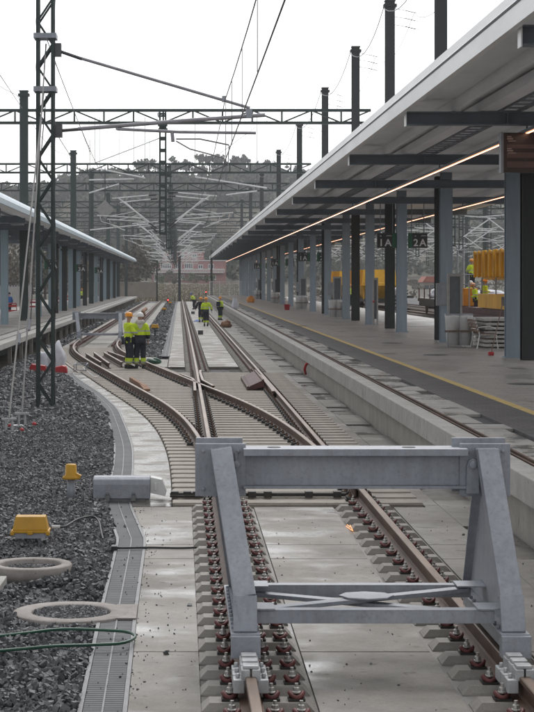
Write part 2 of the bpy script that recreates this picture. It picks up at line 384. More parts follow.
# ---------------------------------------------------------------- ground, terrain
def lerp_tab(tab, t):
    if t <= tab[0][0]: return tab[0][1]
    for (a, va), (b_, vb) in zip(tab, tab[1:]):
        if t <= b_: return va + (vb - va) * (t - a) / (b_ - a)
    return tab[-1][1]
def smooth(t): t = max(0, min(1, t)); return t * t * (3 - 2 * t)
def hnoise(x, y): return (math.sin(x * .013 + y * .007) + math.sin(x * .031 - y * .017 + 1.3) * .5 + math.sin(x * .006 + 2.1) * 1.1) / 2.6
RIDGE = [(-700, 40), (-70, 38), (-48, 46), (0, 50), (35, 49), (60, 46), (120, 44), (300, 46), (700, 42)]
def ground_z(x, y):
    z = -0.45
    z += 2.6 * smooth((y - 262) / 210) if x < 14 else 1.6 * smooth((y - 300) / 200)
    if abs(x) > 45: z += 1.0 * smooth((abs(x) - 45) / 60)
    rx = x * 900.0 / max(y, 1)
    z += (lerp_tab(RIDGE, rx)) * smooth((y - 530) / 380) * (1 + 0.10 * hnoise(x * 3, y * 3))
    return z
mb = MB()
xs = [-1500, -1100, -800, -600] + [-450 + 25 * i for i in range(37)] + [600, 800, 1100, 1500]
ys = [-60, 0, 100, 200, 250] + [262 + 14 * i for i in range(60)] + [1150, 1300, 1600, 2000, 2600]
vs = [(x, y, ground_z(x, y)) for y in ys for x in xs]; nx = len(xs)
mb.add(vs, [(j*nx+i, j*nx+i+1, (j+1)*nx+i+1, (j+1)*nx+i) for j in range(len(ys)-1) for i in range(nx-1)], 0, True)
tag(mb.build('ground', 'terrain'), 'brown grassy ground rising into a hill behind the station', kind='structure')
mb = MB(); mb.box(-5.75, 3.7, -6, 262, -0.44, -0.31)
tag(mb.build('ballast_bed', 'bed'), 'dark ballast bed under the tracks', kind='structure')
mb = MB(); mb.box(13.9, 45, -6, 400, -0.44, -0.33)
tag(mb.build('yard_ground', 'bed'), 'ballast bed of the far yard tracks', kind='structure')
mb = MB(); mb.box(-40, -11.5, -6, 262, -0.44, -0.08)
tag(mb.build('yard_pavement', 'slabdry'), 'grey yard surface beyond the left platform', kind='structure')

# ---------------------------------------------------------------- track layout
XL, XR = 0.455, 2.235
def sh(y): return lerp_tab([(56, 0), (97, -.05), (130, -.11), (220, -.22), (260, -.25)], y)
DIV = [(7, 1.31), (23, 1.31), (27, 1.27), (30, 1.20), (33, 1.06), (37, .78), (41, .32), (47, -.47), (52, -1.10), (57, -1.75), (63, -2.48), (68, -3.03), (73, -3.40), (78, -3.57), (86, -3.6), (400, -3.6)]
def divx(y):   # smoothed
    return sum(lerp_tab(DIV, y + d) * w for d, w in ((-3, .15), (-1.5, .2), (0, .3), (1.5, .2), (3, .15)))
# drain channel centre line
DR = [(6, -.50), (12, -.51), (15.7, -.53), (19.9, -.53), (22, -.70), (23.8, -.84), (26.6, -.84), (30.9, -.95), (35, -1.18), (40.3, -1.52), (46, -2.15), (51, -2.85), (56, -3.45)]
def drx(y): return lerp_tab(DR, y) if y <= 21 else (lerp_tab(DR, y-1) + lerp_tab(DR, y) + lerp_tab(DR, y+1)) / 3
def strip(mb, fl, fr, y0, y1, z0, z1, step=1.0, m=0):
    """solid strip between two plan curves"""
    n = max(1, int(round((y1 - y0) / step))); vs = []
    for i in range(n + 1):
        y = y0 + (y1 - y0) * i / n; a, b_ = fl(y), fr(y)
        vs += [(a, y, z1), (b_, y, z1), (b_, y, z0), (a, y, z0)]
    fs = [(0, 1, 2, 3), (n*4+3, n*4+2, n*4+1, n*4)]
    for i in range(n):
        o = 4 * i
        fs += [(o, o+4, o+5, o+1), (o+1, o+5, o+6, o+2), (o+3, o+7, o+4, o), (o+2, o+6, o+7, o+3)]
    mb.add(vs, fs, m)
K = lambda v: (lambda y: v)
ZS = -0.215
# slot floors
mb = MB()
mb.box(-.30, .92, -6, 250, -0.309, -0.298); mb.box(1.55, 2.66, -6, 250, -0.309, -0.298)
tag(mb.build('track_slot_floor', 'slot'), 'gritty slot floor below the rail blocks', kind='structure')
def joints(y0, y1, js, gap=0.025):
    cuts = [y0] + [j for j in js if y0 < j < y1] + [y1]
    return [(a + gap / 2, b_ - gap / 2) for a, b_ in zip(cuts, cuts[1:])]
JS = [4, 8.9, 13.9, 18.55, 19.55] + [25.0 + 5.2 * i for i in range(60)]
mb = MB()
for a, b_ in ((-6, 22.75),): mb.box(.135, .895, a, b_, -.297, ZS - .016); mb.box(1.875, 2.615, a, b_, -.297, ZS - .016)
tag(mb.build('track_infill', 'slabdry'), 'concrete between the raised rail blocks', kind='structure')
mb = MB()
dr_r = lambda y: drx(y) + .165
for a, b_ in joints(-6, 22.8, JS): strip(mb, dr_r, K(.13), a, b_, -.309, ZS, 1.0)
for a, b_ in joints(-6, 22.8, JS): mb.box(.90, 1.87, a, b_, -.309, ZS - .001)
bl_l = lambda y: divx(y) - .87 - .55
for a, b_ in joints(22.8, 56, [26.8, 30.3, 33.6, 37.2, 41, 45, 49.5, 53]): strip(mb, dr_r, bl_l, a, b_, -.309, ZS + .004, .8, 1)
for a, b_ in joints(60, 250, JS): strip(mb, K(-.42), lambda y: .13 + sh(y), a, b_, -.309, ZS - .002, 6); strip(mb, lambda y: .90 + sh(y), lambda y: 1.87 + sh(y), a, b_, -.309, ZS, 6)
tag(mb.build('track_slab', ['slab', 'slabwet'], bevel=0), 'pale wet concrete track slab in long panels', kind='structure')
mb = MB()
for a, b_ in joints(-6, 22.8, JS): mb.box(2.62, 3.2, a, b_, -.309, ZS - .002)
for a, b_ in joints(-6, 250, [2.5 * i + 1.1 for i in range(100)], .02): mb.box(3.215, 3.70, a, b_, -.309, ZS - .012 - (.03 if int(a * 7) % 5 < 2 else 0), 1 if int(a * 7) % 5 < 2 else 0)
for a, b_ in joints(22.8, 56, [23 + 1.9 * i for i in range(20)]): mb.box(3.02, 3.2, a, b_, -.309, ZS - .006)
for a, b_ in joints(56, 250, JS): strip(mb, lambda y: 2.62 + sh(y), K(3.2), a, b_, -.309, ZS - .004, 6)
tag(mb.build('side_slab', ['slabdry', 'damp']), 'darker concrete strip between the track and the right platform wall', kind='structure')
mb = MB()
dl = lambda o: (lambda y: divx(y) + o)
for a, b_ in joints(77.2, 235, JS):
    mb.box(-4.72-.30, -4.72, a, b_, -.309, ZS); mb.box(-4.1, -3.1, a, b_, -.309, ZS); mb.box(-2.4, -1.85, a, b_, -.309, ZS)
strip(mb, lambda y: divx(y) - 1.5 - .75, lambda y: divx(y) - 1.52, 56.05, 77.2, -.309, ZS - .003, .8)
strip(mb, lambda y: divx(y) + 1.52, lambda y: max(divx(y) + 1.9, -1.85) if y > 66 else -.45, 60, 77.2, -.309, ZS - .006, .8)
tag(mb.build('branch_slab', 'slabdry'), 'concrete slab carrying the left track', kind='structure')
# drain channel
def drain(y0, y1, fn, label):
    t = thing('drain_channel', label, 'drain')
    mb = MB(); strip(mb, lambda y: fn(y) - .128, lambda y: fn(y) + .128, y0, y1, -.30, ZS - .004, .4); mb.build('grating', 'grate', t)
    mb = MB()
    for o, w in ((-.146, .015), (0.0, .006), (.146, .015)):
        strip(mb, lambda y: fn(y) + o - w, lambda y: fn(y) + o + w, y0, y1, -.309, ZS + .003, .4)
    mb.build('frame', 'frame', t)
drain(-6, 56, drx, 'long dark grated drain channel curving between the ballast and the pale slab')
drain(68.5, 235, K(-.60), 'far straight grated drain channel beside the dark ballast strip')

# rails
RP = [(-.075, -.172), (.075, -.172), (.075, -.160), (.022, -.145), (.010, -.130), (.010, -.048), (.036, -.034), (.036, -.006), (.030, 0), (-.030, 0), (-.036, -.006), (-.036, -.034), (-.010, -.048), (-.010, -.130), (-.022, -.145), (-.075, -.160)]
RM = [0]*16; RM[7] = RM[8] = RM[9] = 1
def rail(pts, parent, name='rail', label=None):
    mb = MB(); mb.sweep(pts, RP, RM); o = mb.build(name, ['rail', 'railhead'], parent)
    if label: o['label'] = label
    return o
def line(x, y0, y1, step=20):
    n = max(1, int((y1-y0)/step)); return [(x, y0+(y1-y0)*i/n) for i in range(n+1)]
main = thing('railway_track', 'straight rusty track running under the near buffer stop along the right platform', 'railway track')
LY = [-4, 10, 20, 30, 40, 50, 56, 65, 75, 86, 97, 108, 119, 130, 150, 175, 200, 225, 252]
rail([(XL + sh(y), y) for y in LY], main); rail([(XR + sh(y), y) for y in LY], main)
branch = thing('railway_track', 'rusty branch track curving left from the switch toward the left platform', 'railway track')
def offs(o, y0, y1, step=1.0):
    pts = []
    n = int((y1 - y0) / step)
    for i in range(n + 1):
        y = y0 + (y1 - y0) * i / n; s = (divx(y + .5) - divx(y - .5)); L = math.hypot(1, s)
        pts.append((divx(y) + o / L, y - o * s / L))
    return pts
rail([(XL + .045 + (-.0), 23.2), (XL + .05, 26)] + [p for p in offs(-.87, 27.5, 246) ], branch)
rail([(XR - .045, 23.2), (XR - .05, 26)] + [p for p in offs(.87, 27.5, 246)], branch)
# check rails beside the crossing and loose stock rails
mb = MB(); mb.sweep([(2.155, 43.2), (2.17, 44), (2.17, 50), (2.145, 51)], RP, RM); mb.build('check_rail', ['rail', 'railhead'], main)
mb = MB(); mb.sweep([(.80, 45.5), (.565, 48.2), (.54, 52.5), (.57, 53.5)], RP, RM); mb.build('wing_rail', ['rail', 'railhead'], main)
mb = MB(); mb.sweep([(.33, 43.5), (.345, 47.6), (.30, 49), (.0, 51.3)], RP, RM); mb.build('wing_rail', ['rail', 'railhead'], main)

# fastenings
def clip(mb, x, y, z, sgn):
    mb.box(x - .055, x + .055, y - .065, y + .065, z, z + .022, 2)
    n = 12; vs = []; rp = [(.030, .022), (.062, .024), (.066, .040), (.052, .054), (.032, .050)]
    for i in range(n):
        t = 2 * math.pi * i / n
        for r_, zz in rp: vs.append((x + r_ * math.cos(t) * .9, y + r_ * math.sin(t), z + zz + (.012 * math.cos(2 * t))))
    k = len(rp)
    mb.add(vs, [(i*k+j, ((i+1) % n)*k+j, ((i+1) % n)*k+(j+1) % k, i*k+(j+1) % k) for i in range(n) for j in range(k)], 0, True)
    mb.lathe([(.034, 0), (.034, .008), (.024, .014), (.022, .034), (.012, .040), (.012, .062)], (x, y, z + .050), 8, 1, False)
def fast_mesh(offsets, mats, z=-.172):
    mb = MB()
    for o in offsets: clip(mb, o, 0, z, 1 if o < 0 else -1)
    mb.box(-.085, .085, -.09, .09, z - .006, z - .001, 2)
    return mb.mesh('rail_fastening', mats)
fL = fast_mesh([-.135, .135, .30], ['clipred', 'bolt', 'clipdark'])
fR = fast_mesh([-.135, .135], ['clipred', 'bolt', 'clipdark'])
fB = fast_mesh([-.125, .125], ['clipdark', 'rail', 'clipdark'])
def block_poly(mb, x0, x1, y, w=.125, zt=-.168, z0=-.295):
    c = .055
    vs = []
    for (xx, zz, ww) in ((x0, z0, w), (x0, zt - .055, w), (x0 + c, zt, w * .74), (x1 - c, zt, w * .74), (x1, zt - .055, w), (x1, z0, w)):
        vs += [(xx, y - ww, zz), (xx, y + ww, zz)]
    mb.add(vs, [(0,1,3,2),(2,3,5,4),(4,5,7,6),(6,7,9,8),(8,9,11,10),(0,2,4,6,8,10),(11,9,7,5,3,1),(10,11,1,0)])
mb = MB(); block_poly(mb, .13, .87, 0); block_poly(mb, 1.90, 2.60, 0); mb.box(.86, 1.92, -.06, .06, -.290, -.27)
sl_near = mb.mesh('sleeper', ['block'])
y = 9.1
while y < 22.9:
    s_ = inst('sleeper', sl_near, main, (0, y, 0))
    inst('rail_fastening', fL, s_, (XL, 0, 0)); inst('rail_fastening', fR, s_, (XR, 0, 0)); y += lerp_tab([(13, .50), (20, .60)], y)
mb = MB()
yy = 8.5
while yy > -4: block_poly(mb, .13, .87, yy); block_poly(mb, 1.90, 2.60, yy); yy -= .6
o = mb.build('sleeper_run', 'block', main); o['kind'] = 'stuff'
# turnout bearers
y = 23.1; i = 0
while y < 76.5:
    xl = divx(y) - .87 - .52
    if y < 56:
        xr = 3.0; 
        mb = MB(); mb.box(xl - .02, xr, -.17, .17, -.30, -.178); s_ = mb.build('sleeper', ['bearer'], branch if y > 30 else main, bevel=0.012, loc=(0, y, 0))
        for xx in (XL, XR): inst('rail_fastening', fB, s_, (xx, 0, 0))
    else:
        mb = MB(); mb.box(xl - .02, divx(y) + 1.45, -.17, .17, -.30, -.178); s_ = mb.build('sleeper', ['bearer'], branch, bevel=0.012, loc=(0, y, 0))
    if y > 27:
        for k in (-.87, .87):
            dxx = divx(y) + k
            if min(abs(dxx - XL), abs(dxx - XR)) > .16: inst('rail_fastening', fB, s_, (dxx, 0, 0))
    y += .6
mb = MB()   # bearer bed between the bearers
strip(mb, lambda y: divx(y) - 1.38, K(3.0), 22.9, 56, -.309, -.196, .8); strip(mb, lambda y: divx(y) - 1.5, lambda y: divx(y) + 1.5, 56.01, 77.1, -.309, -.196, .8)
tag(mb.build('turnout_bed', 'bearer'), 'concrete infill between the turnout bearers', kind='structure')
# distant blocks of main and branch tracks
mb = MB(); y = 56.4
while y < 250:
    block_poly(mb, .14+sh(y), .88+sh(y), y); block_poly(mb, 1.90+sh(y), 2.60+sh(y), y)
    for o, xr in ((-.135, XL+sh(y)), (.135, XL+sh(y)), (.30, XL+sh(y)), (-.135, XR+sh(y)), (.135, XR+sh(y))): mb.box(xr+o-.04, xr+o+.04, y-.06, y+.06, -.176, -.15, 2); mb.box(xr+o-.025, xr+o+.025, y-.05, y+.05, -.15, -.118, 1)
    y += .6
o = mb.build('sleeper_run', ['block', 'clipred', 'clipdark'], main); o['kind'] = 'stuff'
mb = MB(); y = 77.4
while y < 246:
    block_poly(mb, -4.72, -4.12, y); block_poly(mb, -3.08, -2.42, y)
    for o in (-.135, .135):
        for xr in (-4.47, -2.73): mb.box(xr+o-.05, xr+o+.05, y-.07, y+.07, -.176, -.10, 1)
    y += .6
o = mb.build('sleeper_run', ['block', 'clipred'], branch); o['kind'] = 'stuff'
for k, xc in enumerate((16.1, 20.6, 25.0)):
    t = thing('railway_track', ['yard track beside the far edge of the right platform', 'second yard track beyond the right platform', 'third yard track beyond the right platform'][k], 'railway track')
    rail(line(xc - .87, 20, 330, 40), t); rail(line(xc + .87, 20, 330, 40), t)
    mb = MB(); y = 40
    while y < 300: mb.box(xc-1.3, xc+1.3, y-.12, y+.12, -.33, -.178); y += .6
    o = mb.build('sleeper_run', 'block', t); o['kind'] = 'stuff'

# ---------------------------------------------------------------- ballast stones
def stones(name, pts, size, label, mat='stone'):
    n = len(pts)
    cube = np.array([(-1,-1,-1),(1,-1,-1),(1,1,-1),(-1,1,-1),(-1,-1,1),(1,-1,1),(1,1,1),(-1,1,1)], float) * .5
    faces = np.array([(0,3,2,1),(4,5,6,7),(0,1,5,4),(1,2,6,5),(2,3,7,6),(3,0,4,7)])
    v = cube[None] * (1 + RNG.uniform(-.30, .30, (n, 8, 3)))
    # pull the top corners together so the stones look crushed, not cubic
    v[:, 4:, :2] *= RNG.uniform(.5, 1.0, (n, 1, 1))
    sc = size * RNG.uniform(.5, 1.35, (n, 1, 1)) * np.stack([RNG.uniform(.7, 1.25, n), RNG.uniform(.7, 1.25, n), RNG.uniform(.45, .9, n)], 1)[:, None, :]
    v = v * sc
    q = RNG.normal(size=(n, 4)); q /= np.linalg.norm(q, axis=1)[:, None]
    w, x, y, z = q.T
    Rm = np.stack([np.stack([1-2*(y*y+z*z), 2*(x*y-z*w), 2*(x*z+y*w)], 1), np.stack([2*(x*y+z*w), 1-2*(x*x+z*z), 2*(y*z-x*w)], 1), np.stack([2*(x*z-y*w), 2*(y*z+x*w), 1-2*(x*x+y*y)], 1)], 1)
    v = np.einsum('nij,nkj->nki', Rm, v) + pts[:, None, :]
    fa = (faces[None] + 8 * np.arange(n)[:, None, None]).reshape(-1)
    me = bpy.data.meshes.new(name); me.vertices.add(8*n); me.vertices.foreach_set('co', v.reshape(-1))
    me.loops.add(24*n); me.loops.foreach_set('vertex_index', fa); me.polygons.add(6*n)
    me.polygons.foreach_set('loop_start', np.arange(6*n) * 4); me.materials.append(M[mat]); me.polygons.foreach_set('use_smooth', np.zeros(6*n, dtype=bool)); me.update(calc_edges=True); me.validate()
    o = bpy.data.objects.new(name, me); COL.objects.link(o)
    return tag(o, label, 'gravel', kind='stuff')
def scatter(y0, y1, fl, fr, dens, z, dz, excl=()):
    out = []; st = .5; y = y0
    while y < y1:
        a, b_ = fl(y), fr(y)
        k = RNG.poisson(max(0, (b_ - a)) * st * dens)
        X = a + (b_ - a) * RNG.random(k); Y = RNG.uniform(y, y + st, k)
        Z = z + RNG.uniform(-dz, dz, k) + .03 * np.sin(X * 3.1 + Y * 1.3) + .02 * np.sin(X * 7.7 - Y * 4.1)
        out.append(np.stack([X, Y, Z], 1)); y += st
    p = np.concatenate(out)
    for cx, cy, r in excl:
        p = p[(p[:, 0] - cx) ** 2 + (p[:, 1] - cy) ** 2 > r * r]
    return p
rings = [(-1.43, 17.6, .37), (-.92, 15.5, .50)]
dl_ = lambda y: drx(y) - .17
left_lim = lambda y: max(-.098 * y - .9, -5.6)
p1 = scatter(10, 36, left_lim, dl_, 2100, -.235, .035, rings)
p1 = p1[~((p1[:, 1] > 15.9) & (p1[:, 1] < 17.1) & (RNG.random(len(p1)) < .75) & (p1[:, 0] > -1.5))]
p2 = scatter(36, 76, left_lim, lambda y: (drx(y) - .17) if y < 56 else divx(y) - 2.3, 320, -.235, .035)
pin = [np.array([(cx + r_*math.cos(t), cy + r_*math.sin(t), zz)]) for cx, cy, rr, zz in ((-1.43, 17.6, .26, -.17), (-.92, 15.5, .31, -.215)) for r_, t in [(rr*math.sqrt(random.random()), random.random()*6.28) for _ in range(1500)]]
stones('cover_gravel', np.concatenate(pin), .024, 'fine grey gravel filling the two manhole rings')
stones('ballast_gravel', p1, .036, 'dark blue grey crushed ballast left of the drain')
stones('ballast_gravel', p2, .075, 'dark ballast around the lattice mast toward the left platform')
p3 = scatter(68, 240, K(-1.84), K(-.77), 110, -.235, .04)
p3 = np.concatenate([p3, scatter(77, 240, K(-5.7), K(-5.05), 60, -.26, .04)])
stones('ballast_gravel', p3, .11, 'dark ballast strip between the left track and the straight track')
pr = np.concatenate([p1[:0]] + [np.stack([RNG.uniform(.12, .9, 2600), RNG.uniform(9, 23, 2600), np.full(2600, -.292)], 1), np.stack([RNG.uniform(1.90, 2.6, 2600), RNG.uniform(9, 23, 2600), np.full(2600, -.292)], 1)])
stones('slot_gravel', pr, .022, 'fine grit lying in the slots under the rails')
def on_slab(n, y0, y1):
    Y = y0 + (y1 - y0) * RNG.random(n) ** 1.4; k = RNG.random(n); u = RNG.random(n)
    X = np.where(k < .45, np.array([drx(q) for q in Y]) + .17 + u ** 2.2 * .5, np.where(k < .62, .92 + u * .93, np.where(k < .8, 2.64 + u * 1.0, np.array([drx(q) for q in Y]) - .15 + u * .3)))
    return np.stack([X, Y, np.full(n, ZS + .004)], 1)
stones('scattered_grit', on_slab(420, 10.5, 23), .010, 'stray grit and small chips scattered on the slab and drain')
stones('scattered_grit', on_slab(9, 10.5, 23), .03, 'a few stray ballast stones lying on the slab and drain')
mb = MB(); strip(mb, lambda y: left_lim(y) - 1, dl_, 5, 56, -.309, -.262, 1)
tag(mb.build('ballast_floor', 'bed'), 'compacted dark ballast under the loose stones', kind='structure')
mb = MB(); mb.lathe([(.28, 0), (.28, .012)], (-1.38, 16.45, -.262 + .012), 20)
# ---------------------------------------------------------------- manhole rings etc
mb = MB(); mb.lathe([(.29, -.13), (.395, -.13), (.395, -.012), (.383, 0), (.30, 0), (.29, -.012), (.29, -.13)], (-1.43, 17.6, -.115), 48, 0, True, True)
tag(mb.build('manhole_ring', 'ring'), 'raised pale concrete manhole ring full of gravel behind the slab corner', 'manhole')
mb = MB(); mb.lathe([(.33, -.08), (.49, -.08), (.49, -.008), (.48, 0), (.34, 0), (.33, -.008), (.33, -.08)], (-.92, 15.5, -.196), 48, 0, True, True)
mb.prism([(-.55, 15.2), (-.37, 15.2), (-.37, 15.85), (-.55, 15.85)], 'z', -.213, -.1985)
tag(mb.build('manhole_ring', 'ring'), 'flat concrete manhole ring full of gravel set across the drain channel', 'manhole')
mb = MB(); mb.prism([(-2.6, 15.6), (-1.62, 15.75), (-1.60, 17.0), (-2.6, 17.1)], 'z', -.22, -.14)
tag(mb.build('concrete_slab', 'coping', bevel=.008), 'pale concrete cover slab corner lying on the ballast at the left edge', 'slab')

# hose
def cr(pts, n=8):
    P = [Vector(p) for p in pts]; P = [P[0]] + P + [P[-1]]; out = []
    for i in range(1, len(P)-2):
        for k in range(n):
            t = k / n; a, b_, c, d = P[i-1], P[i], P[i+1], P[i+2]
            out.append(.5 * ((2*b_) + (c-a)*t + (2*a-5*b_+4*c-d)*t*t + (-a+3*b_-3*c+d)*t*t*t))
    out.append(P[-2]); return out
mb = MB(); mb.tube(cr([px(-60, 646, -.19), px(-10, 641, -.18), px(25, 637, -.17), px(62, 633, -.17), px(105, 634, -.185), px(128, 636, -.19), px(135, 641, -.19), px(122, 647, -.19), px(90, 649, -.19), px(55, 650, -.175), px(20, 653, -.18), px(-20, 656, -.18), px(-60, 655, -.19)]), .0125, 8); mb.shift((0, 0, .03))
tag(mb.build('garden_hose', 'green'), 'green hose looped over the ballast and the drain channel', 'hose')
mb = MB(); mb.tube(cr([px(58, 527, -.02), px(66, 526, -.03), px(76, 520, -.05), px(86, 517, -.05), px(94, 517, -.06), px(99, 522, -.10), px(101, 531, -.16), px(103, 539, -.22)]), .012, 6); mb.tube([px(52, 527, -.02), px(60, 527, -.02)], .02, 6, 1)
tag(mb.build('cable', ['black', 'white']), 'black cable arching from the near yellow box to the drain', 'cable')
mb = MB(); mb.tube(cr([px(112, 547, -.2), px(120, 548, -.195), px(150, 547.5, -.20), px(180, 548, -.2), px(206, 547, -.2)]), .012, 6); mb.box(-.72, -.66, 19.1, 19.22, -.22, -.17)
tag(mb.build('cable', 'black'), 'straight black cable crossing the slab to the left rail', 'cable')
def litter(label, p, c2='white'):
    mb = MB(); mb.box(p.x-.06, p.x+.03, p.y-.03, p.y+.03, p.z, p.z+.04, 1); mb.bar((p.x, p.y, p.z+.02), (p.x+.09, p.y-.05, p.z+.01), .05, .035, 0)
    mb.tube([(p.x-.05, p.y, p.z+.04), (p.x-.05, p.y+.01, p.z+.09)], .012, 6, 1)
    tag(mb.build('cable_plug', ['red', c2]), label, 'cable plug')
litter('red and white plug lying at the drain edge below the point machine', px(99, 509, -.22))
litter('small red cap beside the foot of the lattice mast', px(34, 404, -.24))

# yellow boxes
def junction_box(label, x, y, zc, w=.37, big=True, base=-.25, grp='yellow junction boxes along the ballast'):
    t = thing('junction_box', label, 'junction box', (x, y, base), 0, grp)
    z = zc - base
    mb = MB(); w2 = w / 2
    vs = [(-w2, -.12, 0), (w2, -.12, 0), (w2, .12, 0), (-w2, .12, 0), (-w2+.03, -.09, .14), (w2-.03, -.09, .14), (w2-.03, .09, .14), (-w2+.03, .09, .14)]
    mb.add([(a, b_, c + z) for a, b_, c in vs], [(0,3,2,1),(4,5,6,7),(0,1,5,4),(1,2,6,5),(2,3,7,6),(3,0,4,7)])
    mb.box(-w2-.015, w2+.015, -.13, .13, z-.03, z)
    mb.box(-.03, .03, -.145, -.13, z-.045, z-.005); mb.box(-w2-.02, -w2+.02, -.14, -.10, z-.05, z-.01); mb.box(w2-.02, w2+.02, -.14, -.10, z-.05, z-.01)
    mb.build('cover', 'yellow', t, bevel=.012)
    mb = MB(); mb.box(-w2+.03, w2-.03, -.11, .11, z-.085, z-.03); mb.lathe([(.04, 0), (.04, z-.08)], (0, 0, 0), 10); mb.box(-.1, .1, -.08, .08, -.01, .04)
    mb.tube([(.08, -.05, z-.08), (.10, -.07, z-.14), (.06, -.07, z-.2)], .025, 6); mb.build('stand', 'mastg' if not big else 'galv', t)
    if not big:
        mb = MB(); mb.box(-.35, .35, -.3, .3, -.02, .05); mb.build('base', 'ring', t)
    return t
junction_box('yellow junction box on a short stand beside the raised manhole ring', (31-VX)/F*19.4, 19.4, -.03)
for k, (x_, D, z_) in enumerate(((155, 91, .30), (164, 149, .30), (170, 192, .30))):
    junction_box(['yellow junction box in the ballast strip just behind the two talking workers', 'smaller looking yellow junction box farther along the ballast strip', 'farthest yellow junction box at the end of the ballast strip'][k], (x_-VX)/F*D, D, z_, .37, False)
t = thing('marker_lamp', 'orange yellow capped post standing in the ballast left of the point machine', 'marker post', ((71-VX)/F*23.3, 23.3, -.25))
mb = MB(); mb.lathe([(.115, .33), (.105, .36), (.075, .38), (.07, .50), (.06, .515)], (0, 0, 0), 16); mb.bar((.02, 0, .40), (.12, 0, .35), .08, .05); mb.build('cap', 'yellow', t)
mb = MB(); mb.lathe([(.05, 0), (.05, .34)], (0, 0, 0), 12); mb.box(-.12, .13, -.08, .08, -.01, .05); mb.build('post', 'galv', t)
# point machine
t = thing('point_machine', 'grey point machine box with white end bracket beside the switch', 'point machine', (0, 23.5, -.2))
mb = MB(); mb.prism([(-.17, 0.02), (.17, .02), (.17, .22), (.12, .29), (-.10, .29), (-.15, .26), (-.17, .20)], 'x', -1.11, -.39); mb.build('housing', 'galv', t, bevel=.012)
mb = MB()
for xx in (-.93, -.60): mb.box(xx-.03, xx+.03, -.21, -.17, 0, .07); mb.lathe([(.02, 0), (.02, .03)], (xx, -.19, .07), 8)
mb.box(-1.05, -.45, -.14, .14, -.03, .02); mb.build('foot', 'frame', t)
mb = MB(); mb.prism([(-.385, .09), (-.20, .05), (-.18, .12), (-.24, .26), (-.385, .29)], 'y', -.12, .10); mb.box(-.34, -.30, -.135, -.12, .12, .22); mb.build('bracket', 'white', t, bevel=.008)
mb = MB()
mb.bar((-.14, -.03, .06), (2.1, -.03, .06), .035, .045); mb.bar((-.14, .12, .05), (2.1, .12, .05), .03, .035)
for xx in (-.08, .08, .20, .62, .90, 1.10, 1.62, 1.98): mb.box(xx-.05, xx+.05, -.09, .03, .03, .105)
mb.bar((-.14, -.12, .05), (.35, -.12, .05), .02, .03)
mb.build('drive_rod', 'clipdark', t, bevel=.004)

